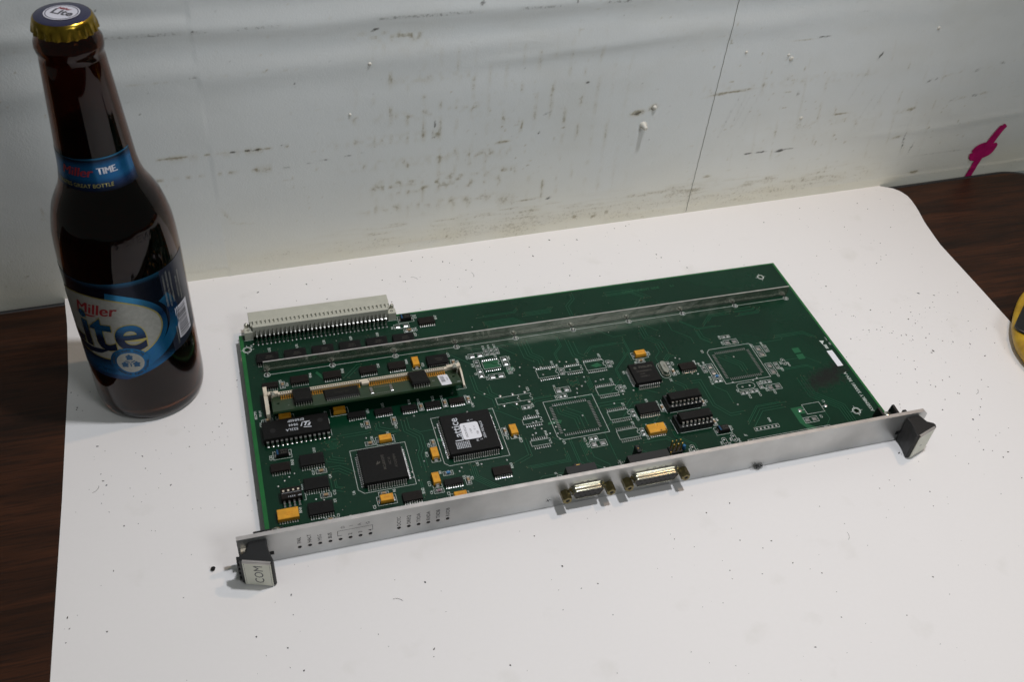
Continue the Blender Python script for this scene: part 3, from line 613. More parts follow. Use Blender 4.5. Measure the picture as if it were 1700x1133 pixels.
# neck label
def neck_edge(a): return np.interp(a, [-150, -90, -30], [147.3, 146.8, 146.3]), np.interp(a, [-150, -90, -30], [163.0, 163.5, 163.5])
mb = MB().use('neckbl')
rings = []
for i in range(61):
    a = -190+165*i/60; lo, hi = neck_edge(a); rings.append([((cyl_r(lo+(hi-lo)*k/8)+.12)*math.cos(math.radians(a)), (cyl_r(lo+(hi-lo)*k/8)+.12)*math.sin(math.radians(a)), lo+(hi-lo)*k/8) for k in range(9)])
mb.loft(rings, closed=False); nl = build(mb, 'neck_label', bottle)
mb = MB().use('lred'); [wtext(mb, 'Miller', -121+dq, 156.4, 6.6, .22+dq*.02, shear=.30) for dq in (0, .6, 1.2)]
mb.use('capwhite'); [wtext(mb, 'TIME.', -73+dq, 156.8, 4.8, .22+dq*.02, sx=.85) for dq in (0, .6, 1.2)]
mb.use('lgold'); wtext(mb, 'TASTES GREAT BOTTLE', -112, 149.6, 2.7, .22, bold=.008)
cyl_rr = None
build(mb, 'neck_lettering', nl)
# embossed lettering on the shoulder
mb = MB().use('glass')
vs_, fs = text_geo('TRIPLE HOPS BREWED', 5.2, bold=.01, spacing=1.15); wrap(mb, vs_, fs, -92, 121.5, .28)
build(mb, 'embossed_lettering', bottle)
bottle.scale = (.982, .982, 1.016); bottle.rotation_euler = (0, math.radians(.35), 0)
# crown cap
mb = MB().use('capgold'); n = 84; rings = []
for r, h_, am in [(13.7, 218.0, .55), (13.65, 218.6, .6), (13.45, 220.2, .45), (13.25, 221.6, .22), (13.0, 222.8, 0), (12.6, 223.7, 0), (11.9, 224.25, 0)]:
    rings.append([((r+am*math.cos(21*6.283185*i/n))*math.cos(6.283185*i/n), (r+am*math.cos(21*6.283185*i/n))*math.sin(6.283185*i/n), h_) for i in range(n)])
mb.loft(rings); capo = build(mb, 'cap', bottle)
mb = MB().use('capblue'); mb.lathe([(11.95, 224.15), (11.2, 224.5), (8, 224.75), (.05, 224.85)], n=64); build(mb, 'cap_top', capo)
mb = MB().use('capwhite'); mb.add([(7.6*math.cos(t*math.pi/24)*1.0, 7.3*math.sin(t*math.pi/24), 225.0) for t in range(48)], [tuple(range(48))])
mb.use('capblue'); P, F = ringpoly(7.0, 6.7, 6.6, 6.3); mb.add([(x, y, 225.06) for x, y in P], F)
P, F = text_geo('Lite', 6.6, bold=.03); c_, s_ = math.cos(math.radians(-30)), math.sin(math.radians(-30))
mb.use('ink2'); mb.add([(x*c_-y*s_+.3, x*s_+y*c_-.3, 225.06) for x, y in P], F)
mb.use('lred'); P, F = text_geo('Miller', 2.6, bold=.03, shear=.3); mb.add([(x*c_-y*s_+1, x*s_+y*c_+3.4, 225.06) for x, y in P], F)
o = build(mb, 'cap_print', capo); o.rotation_euler.z = 0.0

# ------------------------------------------------------------------ yellow tool at the right edge
tool = thing('tape_measure', 'yellow rounded tool with black grip, cut off by the right edge of the picture', 'tape measure', (543, 40, ZT))
OUT = smooth_path([(486, 37.7), (489, 50), (497.5, 65), (513, 81.7), (530, 94.5), (555, 104), (590, 106), (612, 80), (614, 30), (590, -10), (550, -20), (508, -8), (488, 15), (486, 37.7)], 5)[:-1]
OUT = [(x-543, y-40) for x, y in OUT]
def inset(P, d):
    n = len(P); R_ = []
    for i in range(n):
        t = (Vector(P[(i+1) % n])-Vector(P[i-1])).normalized(); nn = Vector((t.y, -t.x)); q = Vector(P[i])+nn*d; R_.append((q.x, q.y))
    return R_
mb = MB().use('yellow'); mb.loft([[(x, y, z) for x, y in inset(OUT, k)] for k, z in [(5, .3), (1.8, 2.2), (.4, 5), (0, 7), (.4, 8.6), (1.6, 9.8), (3.2, 10.1)]][::-1], cap0=True, cap1=True); build(mb, 'case', tool)
PB_ = [(516, 78.8), (505, 70), (494.8, 61.5), (494.0, 56.3), (496.4, 52.7), (512, 40), (560, 0), (598, 20), (598, 70), (570, 92)]
mb = MB().use('black'); mb.prism([(x-543, y-40) for x, y in PB_], 10.15, 12.2); bevel(build(mb, 'grip', tool), .8, 2)
mb = MB().use('black'); mb.prism([(x-543, y-40) for x, y in [(545, 30), (590, 10), (592, 70), (560, 80), (545, 60)]][::1], 12.25, 32); bevel(build(mb, 'handle', tool), 4, 3)

# ------------------------------------------------------------------ circuit board
PI = math.pi; BW, BD = 366.7, 160.0
board = thing('circuit_board', 'long green circuit board with chips and a metal front panel, lying on the white paper', 'circuit board', (0, 0, 0))
holes = [(3.8, 146.5), (350.1, 147.2), (349.6, 18.8), (3.2, 11.0)]
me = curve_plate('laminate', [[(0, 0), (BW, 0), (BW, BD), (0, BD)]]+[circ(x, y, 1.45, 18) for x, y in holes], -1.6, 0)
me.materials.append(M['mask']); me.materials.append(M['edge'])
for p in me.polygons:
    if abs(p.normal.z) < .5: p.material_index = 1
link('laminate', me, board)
mb = MB().use('edge')
mb.rect(0.05, 2.3, .1, BD-.05, .012); mb.rect(2.3, BW-1.5, BD-1.1, BD-.05, .012); mb.rect(BW-1.5, BW-.05, .1, BD-.05, .012)
build(mb, 'bare_border', board)

Zs, Zp = 0.045, 0.055
silk = MB().use('silk'); pads = MB().use('solder'); vias = MB(); 
occ = np.zeros((int(BW*4)+8, int(BD*4)+8), bool)          # occupied board area, 0.25 mm cells
def block(x0, x1, y0, y1, m=.6): occ[max(0, int((x0-m)*4)):max(0, int((x1+m)*4)), max(0, int((y0-m)*4)):max(0, int((y1+m)*4))] = True
SW = .21
def srect(x0, x1, y0, y1, gap=None): silk.use('silk').line([(x0, y0), (x1, y0), (x1, y1), (x0, y1)], SW, Zs, True)
def ref(t, x, y, size=2.2, rot=90): silk.use('silk'); text(silk, t, x, y, Zs, size, rot, bold=.012, spacing=.95)
def pad(x0, x1, y0, y1, dome=.18):
    cx, cy = (x0+x1)/2, (y0+y1)/2; ix, iy = (x1-x0)*.22, (y1-y0)*.22
    pads.use('solder'); pads.loft([[(x0, y0, .05), (x1, y0, .05), (x1, y1, .05), (x0, y1, .05)], [(x0+ix, y0+iy, .05+dome), (x1-ix, y0+iy, .05+dome), (x1-ix, y1-iy, .05+dome), (x0+ix, y1-iy, .05+dome)]], cap1=True, smooth=False)
def via(x, y, bright=True, r=.42):
    if bright: vias.use('solder').lathe([(r*1.25, .05), (r*.95, .22), (r*.3, .3)], cx=x, cy=y, n=8, cap1=True)
    else: vias.use('viabrown').disc(x, y, .05, r, 7)

# --- gull-wing chips
CH = {}
def soic(kind, n, material='chip', dot=True):
    key = (kind, n, material)
    if key in CH: return CH[key]
    d, span, h = {'N': (3.9, 6.0, 1.72), 'M': (5.5, 7.9, 2.0), 'W': (7.5, 10.3, 2.45)}[kind]
    L = (n-1)*1.27+1.3
    b_ = MB().use(material); y0 = (span-d)/2; c = .35
    b_.loft([[(-.65, y0, .15), (L-.65, y0, .15), (L-.65, y0+d, .15), (-.65, y0+d, .15)]][:1]+
            [[(-.65-q, y0-q, z), (L-.65+q, y0-q, z), (L-.65+q, y0+d+q, z), (-.65-q, y0+d+q, z)] for q, z in ((.12, h*.52), (0, h))], cap0=True, cap1=True, smooth=False)
    if dot: b_.use('hole').disc(L-1.6, y0+d-.9, h+.012, .38, 9)
    l_ = MB().use('lead')
    for i in range(n):
        for s in (0, 1):
            X = i*1.27; w_ = .22
            pts = [(0.0, .07), (.75, .07), (1.0, h*.5-.05), (1.35+.1, h*.5)] if kind != 'N' else [(0, .07), (.6, .07), (.75, h*.5), (1.2, h*.5)]
            Y = [(p[0] if s == 0 else span-p[0]) for p in pts]
            top = [(X+e, y, p[1]+.14) for y, p in zip(Y, pts) for e in (-w_, w_)]
            k = len(pts); fs = [(2*j, 2*j+1, 2*j+3, 2*j+2) if s == 0 else (2*j+1, 2*j, 2*j+2, 2*j+3) for j in range(k-1)]
            l_.add(top, fs); l_.add([(X-w_, Y[0], 0.05), (X+w_, Y[0], .05), (X+w_, Y[0], .21), (X-w_, Y[0], .21)], [(0, 1, 2, 3)])
    CH[key] = (b_.mesh('chip'), l_.mesh('leads'), h, y0, d, L, span); return CH[key]
def place_soic(kind, n, x, y, material='chip', rf=None, mark=None, rfpos=None):
    b_, l_, h, y0, d, L, span = soic(kind, n, material)
    o = link('chip', b_, board, (x, y, 0)); link('leads', l_, o, kind='stuff')
    for i in range(n):
        for yy in (-.25, span-1.05): pad(x+i*1.27-.3, x+i*1.27+.3, y+yy, y+yy+1.3, .10)
    block(x-.8, x+L, y, y+span, .3)
    if mark:
        m_ = MB().use('mark')
        for k, t in enumerate(mark): text(m_, t, x-.65+L*.58, y+span/2+(.75 if k == 0 else -.75), h+.014, 1.25, 180, bold=.01)
        q = build(m_, 'marking', o, loc=(0, 0, 0)); q.location = (-x*MM, -y*MM, 0)
    if rf: px_, py_ = rfpos or (x+L+.9, y+span-.6); ref(rf, px_, py_)
    return o
# memory row behind the bar
for i, (x, t) in enumerate([(8.6, 'U32'), (25.0, 'U31'), (41.5, 'U30'), (57.9, 'U29'), (74.4, 'U28'), (90.9, 'U27')]):
    place_soic('W', 10, x+.5, 130.4, mark=['74F245', 'F HC245'], rf=t, rfpos=(x+(8 if i < 5 else 14.5), 144.0 if i < 5 else 139.3))
for kind, n, x, y, t, m_ in [('N', 7, 10.0, 109.9, 'U25', 'chipbrown'), ('M', 8, 26.3, 110.0, 'RN6', 'chipbrown'), ('M', 8, 45.3, 109.8, 'RN5', 'chipbrown'), ('M', 8, 66.7, 109.6, 'C40', 'chipbrown'),
        ('M', 8, 83.9, 109.4, 'RN4', 'chipbrown'), ('W', 10, 107.4, 107.4, 'U17', 'chip'), ('M', 8, 110.1, 145.0, 'RN7', 'chipbrown'), ('N', 8, 53.9, 76.4, 'U16', 'chip'), ('N', 8, 69.2, 75.8, 'U15', 'chip'),
        ('N', 7, 84.6, 75.1, 'U14', 'chip'), ('N', 7, 98.5, 75.0, 'U22', 'chip'), ('N', 7, 112.7, 74.8, 'U20', 'chipbrown'), ('M', 8, 7.9, 46.3, 'RN2', 'chipbrown'), ('W', 10, 23.6, 46.4, 'U10', 'chip'),
        ('W', 10, 23.6, 29.8, 'U4', 'chip'), ('W', 10, 23.6, 13.2, 'U1', 'chip'), ('M', 8, 72.4, 11.3, 'RN2', 'chipbrown'), ('N', 8, 96.0, 17.2, 'U2', 'chip'), ('M', 8, 123.5, 17.4, 'RN3', 'chipbrown'),
        ('W', 10, 218.9, 41.9, 'U8', 'chip'), ('M', 8, 258.2, 71.1, 'RN8', 'chipbrown')]:
    kw = {}
    if t == 'U10': kw['rfpos'] = (31.5, 59.5)
    if t == 'U8': kw['rfpos'] = (227, 54.5)
    if t in ('U15', 'U14', 'U22'): kw['rfpos'] = (x+5, y+8.6)
    place_soic(kind, n, x, y, m_, rf=t, mark=(['F HC244', '74FCT'] if t == 'U17' else None), **kw)
# yellow resistor networks (flat box on leads)
for x, y, t, lab_ in [(218.9, 26.7, 'RN1', 'yellow resistor network with black burn marks on its top'), (7.9, 14.0, 'RN1', None)]:
    b_, l_, h, y0, d, L, span = soic('M', 8, 'tant', False)
    m_ = MB().use('tant'); m_.box(-.9, 9.9, .9, 7.4, .25, 3.0, .28)
    m_.use('tantmark'); text(m_, '4116R-1', 5.2, 4.4, 3.012, 1.1, 180); text(m_, '001-220', 5.2, 3.0, 3.012, 1.0, 180); m_.disc(1.2 if x > 100 else 8.6, 6.4, 3.012, .32, 8)
    if lab_:
        m_.use('fuzz')
        for (u, v, r) in ((6.2, 1.3, .5), (6.5, 1.9, .35), (9.2, 1.2, .5), (9.3, 2.0, .3), (5.4, 5.6, .25), (3.9, 6.3, .2)):
            m_.add([(u+r*random.uniform(.4, 1.3)*math.cos(a), v+r*random.uniform(.4, 1.4)*math.sin(a), 3.02) for a in [k*.785 for k in range(8)]], [tuple(range(8))])
    o = build(m_, 'resistor_network', board, loc=(x, y, 0), label=lab_); link('leads', l_, o, kind='stuff')
    for i in range(8):
        for yy in (-.25, span-1.05): pad(x+i*1.27-.3, x+i*1.27+.3, y+yy, y+yy+1.3, .1)
    block(x-.8, x+L, y, y+span, .3); ref(t, x+L+.9, y+6.8)

# --- square chips with bent-under leads
def plcc(name, x0, y0, side, n, h, sides='fblr'):
    b_ = MB().use('chip'); q = .25
    b_.loft([[(q, q, .6), (side-q, q, .6), (side-q, side-q, .6), (q, side-q, .6)], [(0, 0, h*.55), (side, 0, h*.55), (side, side, h*.55), (0, side, h*.55)],
             [(q, q, h), (side-q, q, h), (side-q, side-q, h), (q, side-q, h)]], cap0=True, cap1=True, smooth=False)
    o = build(b_, name, board, loc=(x0, y0, 0))
    l_ = MB().use('lead'); s0 = (side-(n-1)*1.27)/2
    for i in range(n):
        a = s0+i*1.27
        for sd in 'fblr':
            prof_ = [(.1, h*.56), (.55, h*.56), (.75, h*.50), (.75, .5), (.55, .12), (.2, .12)]; vs_ = []
            for u, z in prof_:
                for e in (-.26, .26):
                    if sd == 'f': vs_.append((a+e, -u, z))
                    elif sd == 'b': vs_.append((a-e, side+u, z))
                    elif sd == 'l': vs_.append((-u, a-e, z))
                    else: vs_.append((side+u, a+e, z))
            l_.add(vs_, [(2*j+1, 2*j, 2*j+2, 2*j+3) for j in range(len(prof_)-1)])
            g = .95
            if sd == 'f': pad(x0+a-.32, x0+a+.32, y0-.95-g, y0-.35, .05)
            elif sd == 'b': pad(x0+a-.32, x0+a+.32, y0+side+.35, y0+side+.95+g*.6, .05)
            elif sd == 'l': pad(x0-.95-g*.6, x0-.35, y0+a-.32, y0+a+.32, .05)
            else: pad(x0+side+.35, x0+side+.95+g*.6, y0+a-.32, y0+a+.32, .05)
    link('leads', l_.mesh('leads'), o, kind='stuff'); block(x0-1, x0+side+1, y0-1, y0+side+1, 1)
    return o
o = plcc('square_chip', 102.7, 35.9, 29.1, 21, 4.35); o['label'] = 'largest square black chip, white lettering and a white sticker on top'
m_ = MB().use('markwhite'); text(m_, 'Lattice', 7.6, 17.2, 4.37, 6.7, 90, bold=.010, spacing=.98)
for i in range(5):
    for j in range(8): m_.rect(4.6+j*1.02, 5.25+j*1.02, 3.2+i*.98, 3.85+i*.98, 4.37)
for k, (t, x, y) in enumerate([('ispLSI', 22.0, 18.5), ('3256-70LM', 21.9, 12.5), ('M', 17.2, 7.2), ('L', 19.4, 7.6), ('A', 15.6, 22.6), ('I', 17.6, 22.8)]): text(m_, t, x, y, 4.37, 2.0, 90, bold=.015)
build(m_, 'marking', o)
st = MB().use('label'); 
P = []
for cx, cy, a0 in ((20.3-1.4, 21.0-1.4, 0), (9.8+1.4, 21.0-1.4, 90), (9.8+1.4, 8.7+1.4, 180), (20.3-1.4, 8.7+1.4, 270)):
    for t in range(5): a = math.radians(a0+t*22.5); P.append((cx+1.4*math.cos(a), cy+1.4*math.sin(a)))
st.prism(P, 4.372, 4.44); st.use('ink'); text(st, '10220-052-H', 12.2, 14.8, 4.452, 1.75, 90, bold=.01); text(st, '1 REV', 15.2, 14.6, 4.452, 1.55, 90); text(st, 'IC 11', 17.6, 16.5, 4.452, 1.45, 90); text(st, '120', 18.6, 12.6, 4.452, 1.6, 90, bold=.02)
build(st, 'sticker', o)
o = plcc('square_chip', 53.6, 26.8, 24.0, 17, 4.3); o['label'] = 'plain square black chip with faint brown marking'
m_ = MB().use('mark'); text(m_, 'MC68302FE', 12.6, 12.5, 4.32, 2.1, 90, bold=.01); text(m_, '16C 33', 15.8, 12.6, 4.32, 1.8, 90); text(m_, 'ATQQ9844', 18.8, 12.3, 4.32, 1.9, 90)
m_.add([(8.2, 11.2, 4.32), (9.2, 13.6, 4.32), (9.8, 13.9, 4.32), (9.5, 12.6, 4.32), (10.9, 13.6, 4.32), (10.4, 12.2, 4.32)], [(0, 3, 2, 1), (0, 5, 4, 3)]); build(m_, 'marking', o)
o = plcc('square_chip', 224.9, 65.5, 16.4, 11, 4.0); o['label'] = 'small square black chip with brown lettering beside the silver crystal'
m_ = MB().use('mark'); text(m_, 'PHILIPS', 10.2, 12.6, 4.02, 2.5, 0, bold=.02, spacing=1.1); text(m_, 'SCN68681C', 8.2, 9.3, 4.02, 1.9, 0); text(m_, '1A44', 6.2, 7.0, 4.02, 1.6, 0); text(m_, 'Hnk9811', 7.2, 4.9, 4.02, 1.6, 0)
P, F = ringpoly(.9, 1.0, .6, .7); m_.add([(x+3.4, y+12.6, 4.02) for x, y in P], F); m_.rect(3.0, 3.8, 12.2, 13.0, 4.02); build(m_, 'marking', o)
# outlines of square parts
def chamf(x0, x1, y0, y1, corner, c=2.4):
    P = {'fl': [(x0+c, y0), (x1, y0), (x1, y1), (x0, y1), (x0, y0+c)], 'bl': [(x0, y0), (x1, y0), (x1, y1), (x0+c, y1), (x0, y1-c)]}[corner]; silk.use('silk').line(P, SW*1.15, Zs, True)
chamf(98.8, 135.6, 32.0, 68.3, 'fl'); chamf(50.1, 80.9, 23.9, 54.4, 'fl', 2.8); chamf(165.9, 196.7, 36.1, 66.5, 'fl', 2.8); chamf(280.8, 311.3, 56.8, 87.2, 'bl', 2.3)
ref('U5', 116.5, 30.0); ref('U6', 47.6, 25.5); ref('U7', 168.5, 34.2); ref('U3', 278.2, 86.5); ref('U6', 222.2, 79.5)
for (X0, X1, Y0, Y1) in ((168.2, 193.8, 38.6, 64.0), (282.9, 308.7, 59.2, 84.2)):
    cx, cy = (X0+X1)/2, (Y0+Y1)/2
    for i in range(17):
        a = (i-8)*1.27; pad(cx+a-.27, cx+a+.27, Y0, Y0+1.9, .25); pad(cx+a-.27, cx+a+.27, Y1-1.9, Y1, .25); pad(X0, X0+1.9, cy+a-.27, cy+a+.27, .25); pad(X1-1.9, X1, cy+a-.27, cy+a+.27, .25)
    block(X0, X1, Y0, Y0+2); block(X0, X1, Y1-2, Y1); block(X0, X0+2, Y0, Y1); block(X1-2, X1, Y0, Y1)
# empty chip outlines with rows of pads
def empty(n, x, sx0, sx1, sy0, sy1, rf, p=1.27):
    silk.use('silk').line([(sx0, sy0), (sx1, sy0), (sx1, sy0+(sy1-sy0)*.36), (sx1-.9, sy0+(sy1-sy0)*.36), (sx1-.9, sy0+(sy1-sy0)*.64), (sx1, sy0+(sy1-sy0)*.64), (sx1, sy1), (sx0, sy1)], SW, Zs, True)
    for i in range(n):
        for yy in (sy0-2.4, sy1+.5): pad(x+i*p-.25, x+i*p+.25, yy, yy+1.9, .22)
    block(x-.5, x+n*p, sy0-2.4, sy0-.3, .1); block(x-.5, x+n*p, sy1+.3, sy1+2.4, .1); ref(rf, sx1-1.0, sy1+4.0)
for a in [(10, 170.4, 169.6, 182.4, 85.9, 92.8, 'U18'), (8, 188.2, 187.0, 198.4, 87.3, 91.4, 'RN9'), (10, 201.1, 200.7, 213.3, 85.9, 93.0, 'U24'), (10, 201.1, 200.5, 213.3, 64.4, 70.9, 'U13'), (10, 201.1, 200.5, 213.2, 44.3, 50.7, 'U7'),
          (10, 201.1, 200.6, 213.3, 29.0, 35.5, 'U3'), (8, 151.1, 149.8, 161.4, 52.0, 55.7, 'RN5'), (8, 150.9, 149.6, 161.4, 35.3, 39.1, 'RN4'), (8, 140.1, 139.4, 150.0, 100.4, 106.8, 'U19')]: empty(*a)
mb = MB().use('pour'); mb.add([(139.9, 100.7, .03), (149.6, 100.7, .03), (149.6, 103.4, .03), (146.2, 103.4, .03), (144.6, 104.9, .03), (139.9, 104.9, .03)], [(0, 1, 2, 3, 4, 5)])
mb.add([(140.2, 105.4, .03), (145, 105.4, .03), (146.5, 103.9, .03), (149.6, 103.9, .03), (149.6, 106.5, .03), (140.2, 106.5, .03)], [(0, 1, 2, 3, 4, 5)])
mb.add([(310.4, 29.5), (318.2, 29.5), (318.2, 24.0), (313.9, 24.0), (313.9, 17.0), (318.0, 12.6), (318.0, 8.5), (313.0, 8.5), (313.0, 12.5), (310.4, 17.0)] and [(310.4, 29.5, .03), (310.4, 17.5, .03), (312.5, 13, .03), (312.5, 8.5, .03), (318.4, 8.5, .03), (318.4, 12.4, .03), (314.0, 16.5, .03), (314.0, 24.0, .03), (318.0, 24.0, .03), (318.0, 29.5, .03)], [(0, 1, 2, 3, 4, 5, 6, 7, 8, 9)])
mb.add([(336.6, 72.6, .03), (341.4, 72.6, .03), (341.4, 77, .03), (336.6, 77, .03)], [(0, 1, 2, 3)]); mb.add([(336.6, 66.8, .03), (341.4, 66.8, .03), (341.4, 71.2, .03), (336.6, 71.2, .03)], [(0, 1, 2, 3)])
mb.add([(151.5, 96.4, .03), (157, 99.5, .03), (157, 97, .03), (153, 93.5, .03)], [(0, 3, 2, 1)]); mb.add([(163.5, 49, .03), (164, 50.5, .03), (170, 51.5, .03), (172.5, 50.6, .03), (171, 48.5, .03)], [(0, 4, 3, 2, 1)])
mb.add([(204, 89.5, .03), (209, 91.2, .03), (211.5, 88.4, .03), (207, 87.6, .03)], [(0, 3, 2, 1)]); mb.add([(98.9, 53.4, .03), (101.6, 51.5, .03), (101.6, 50.0, .03), (99.2, 50.6, .03)], [(0, 3, 2, 1)])
mb.add([(40.5, 118.5, .03), (44.5, 111.9, .03), (46.2, 110.8, .03), (46.2, 113.2, .03), (41.6, 119.9, .03)], [(0, 1, 2, 3, 4)])
build(mb, 'copper_pour', board, kind='stuff')
block(310, 319, 8, 30)
# long empty outline U21
silk.use('silk').line([(139.4, 70.3), (160.9, 70.3), (160.9, 72), (159.9, 72.3), (159.9, 73.6), (160.9, 73.9), (160.9, 75.5), (139.4, 75.5)], SW, Zs, True)
silk.line([(153.2, 70.3), (153.2, 72), (152.3, 72.4), (152.3, 73.5), (153.2, 73.8), (153.2, 75.5)], SW, Zs); ref('U21', 160.3, 79.0)
for x, y in ((142.6, 76.9), (150.2, 76.9), (157.8, 76.9), (142.8, 68.9), (150.4, 68.9), (158.1, 68.9)): via(x, y, True, .75)

# --- small two-pad parts: v = along y, h = along x; body None = empty pads
def passive(cx, cy, ori, L, wd, body=None, rf=None, rp=None, outline=True, barw=True):
    hx, hy = (wd/2, L/2) if ori == 'v' else (L/2, wd/2)
    if outline: srect(cx-hx, cx+hx, cy-hy, cy+hy)
    q = L*.20; g = L*.5-q-.35
    for s in (-1, 1):
        c = s*(g); pw = wd*.30
        if ori == 'v': pad(cx-pw, cx+pw, cy+c-q*.8, cy+c+q*.8, .32 if body is None else .25)
        else: pad(cx+c-q*.8, cx+c+q*.8, cy-pw, cy+pw, .32 if body is None else .25)
    if L > 7.5 and body is None:
        if ori == 'v': silk.line([(cx-hx, cy-.2), (cx+hx, cy-.2)], SW, Zs)
        else: silk.line([(cx-hx+L*.38, cy-hy), (cx-hx+L*.38, cy+hy)], SW, Zs)
    block(cx-hx, cx+hx, cy-hy, cy+hy, .2)
    if body:
        key = ('p', ori, body, L)
        if key not in CH:
            m_ = MB(); bl, bw = L*.52, wd*.50
            def bx_(a, b2, c_, d_, z0, z1, ch): m_.box(*((a, b2, c_, d_) if ori == 'h' else (c_, d_, a, b2)), z0, z1, ch)
            m_.use(body); bx_(-bl/2+.4, bl/2-.4, -bw/2, bw/2, .12, 1.15, .10)
            m_.use('lead'); bx_(-bl/2-.15, -bl/2+.4, -bw/2-.02, bw/2+.02, .1, 1.18, .12); bx_(bl/2-.4, bl/2+.15, -bw/2-.02, bw/2+.02, .1, 1.18, .12)
            CH[key] = m_.mesh('chip_capacitor')
        link({'tan': 'chip_capacitor', 'mauve': 'chip_capacitor', 'resblue': 'chip_resistor'}[body], CH[key], board, (cx, cy, 0))
    if rf:
        dx, dy = rp or ((hx+1.35, 0) if ori == 'v' else (-hx-1.35, 0)); ref(rf, cx+dx, cy+dy, 2.0)
T_ = 'tan'
for a in [(20.7, 112.7, 'v', 5.4, 2.8, T_, 'C61'), (122.4, 109.7, 'v', 5.8, 2.7, T_, 'C52'), (102.3, 143.6, 'h', 6.4, 2.9, T_, 'C74', (4.5, .3)), (62.9, 71.7, 'v', 5.8, 2.7, T_, 'C37', (-2.8, 0)), (78.2, 71.3, 'v', 5.8, 2.8, T_, 'C36', (.3, -4.6)),
          (95.4, 78.3, 'v', 5.7, 2.7, T_, 'C44', (-.5, 5)), (109.5, 78.2, 'v', 6, 2.7, T_, 'C42', (-.8, 5)), (123.5, 78.1, 'v', 5.9, 2.8, T_, 'C48', (1.6, -4.8)), (9.6, 86.6, 'h', 5.3, 2.6, T_, 'C50', (-4, -2.3)),
          (62.0, 57.4, 'h', 5.4, 3, T_, 'C30', (1.7, 3.4)), (96.0, 50.0, 'v', 5.2, 2.6, T_, 'C26', (-2.6, -1.0)), (99.2, 27.3, 'h', 5.5, 2.9, 'resblue', 'R9', (-4.0, 1.5)), (91.6, 16.5, 'h', 5.4, 2.7, 'mauve', 'C6'),
          (108.6, 20.1, 'v', 6, 2.8, T_, 'C8', (2.6, 1)), (33.1, 43.9, 'h', 5.6, 2.9, T_, 'C17'), (33.1, 27.2, 'h', 5.6, 2.9, T_, 'C12', (4.7, 1.0)), (33.0, 10.9, 'h', 5.5, 2.8, T_, 'C3', (4.4, 2.0)),
          (137.7, 49.4, 'v', 6, 2.6, T_, 'C27', (.2, -4.6)), (236.2, 86.9, 'h', 5.3, 2.9, T_, 'C24', (-3.6, -1.5)), (233.9, 46.8, 'v', 5.8, 2.6, T_, 'C22', (-1.4, 4.6)), (259.8, 45.7, 'v', 5.6, 2.4, T_, 'C9', (2.6, .4)), (259.9, 29.4, 'v', 5.6, 2.4, T_, 'C4', (2.6, 1.5)),
          (252.1, 79.9, 'v', 5.6, 2.4, None, 'C33', (3, .6)), (252.6, 73.5, 'v', 5.8, 2.4, T_, 'C32', (2.9, -.8)), (62.6, 21.3, 'h', 5.3, 2.8, T_, 'R5', (6, 1.0)),
          (184.9, 88.7, 'v', 5.8, 2.6, None, 'C46', (-1.3, 5)), (215.8, 88.8, 'v', 6, 2.6, None, 'C53', (2.6, .8)), (215.7, 67.2, 'v', 5.9, 2.6, None, 'C38', (2.7, .6)), (215.5, 46.8, 'v', 6, 2.6, None, 'C23', (1, -4.8)), (215.6, 31.6, 'v', 5.8, 2.6, None, 'C13', (1.4, -4.6)),
          (155.3, 64.9, 'h', 5.4, 2.9, None, 'C34', (4, .8)), (179.0, 68.9, 'h', 5.4, 2.8, None, 'C35', (-4, 0)), (185.6, 33.3, 'h', 5.2, 2.8, None, 'C16', (-5, .2)),
          (299.0, 96.2, 'h', 5.6, 2.5, None, 'C58'), (272.7, 71.7, 'v', 6, 2.5, None, 'C43', (-1.5, 4.6)), (277.6, 63.9, 'h', 5.8, 2.6, 'resblue', 'R18', (-4.4, -.4)), (277.0, 60.5, 'h', 5.6, 2.6, None, 'R17', (-4.3, -.8)),
          (319.9, 80.5, 'v', 5.9, 2.5, None, 'C49', (-.6, 4.6)), (319.7, 64.7, 'v', 5.9, 2.5, None, 'C20', (2.0, -3.6)), (288.9, 47.5, 'h', 5.5, 2.6, None, 'C15', (1.8, -3.6)), (295.3, 47.7, 'h', 5.4, 2.6, None, 'C14', (2.4, -3.3)),
          (301.3, 51.2, 'v', 5.6, 2.5, None, 'C60', (2.2, -4.0)), (306.8, 53.2, 'h', 5.6, 2.6, None, 'R19', (-3.6, .3)), (144.2, 114.2, 'v', 5.4, 2.5, None, 'R13', (-.6, 4.8)), (147.6, 114.2, 'v', 5.5, 2.5, None, 'R14', (-.6, 4.8)), (151.0, 114.3, 'v', 5.6, 2.5, None, 'R17', (-.3, 4.8)),
          (154.1, 96.3, 'v', 5.8, 2.6, None, 'C20', (2.6, .4)), (136.2, 105.9, 'v', 6.2, 3.2, None, 'R15', (-2.9, -.8)), (153.6, 104.5, 'v', 8.3, 4.0, None, 'C56', (3.0, 2.2)), (136.3, 97.5, 'v', 8, 3.4, None, 'L2', (-3, 0)),
          (137.4, 112.9, 'h', 9.2, 4.2, None, 'C54', (-5.8, -.6)), (145.2, 93.2, 'h', 9.6, 4.2, None, 'C19', (-6, -.5)), (180.5, 73.6, 'h', 9.4, 4.2, None, 'C41', (-4, 3.6)), (187.2, 29.0, 'h', 9.8, 4.4, None, 'C13', (-6.2, .2)),
          (300.3, 91.0, 'h', 9.2, 4.3, None, 'C59', (-5.9, -.2)), (315.0, 79.0, 'v', 9.5, 4.4, None, 'C57', (-2.6, 5.8)), (314.9, 63.2, 'v', 9.6, 4.4, None, 'C31', (1.6, -6)), (309.2, 48.1, 'h', 9.2, 4.4, None, 'C21', (-1.5, -4)), (277.2, 70.3, 'v', 10, 4.2, None, 'C40', (-2.6, 6)),
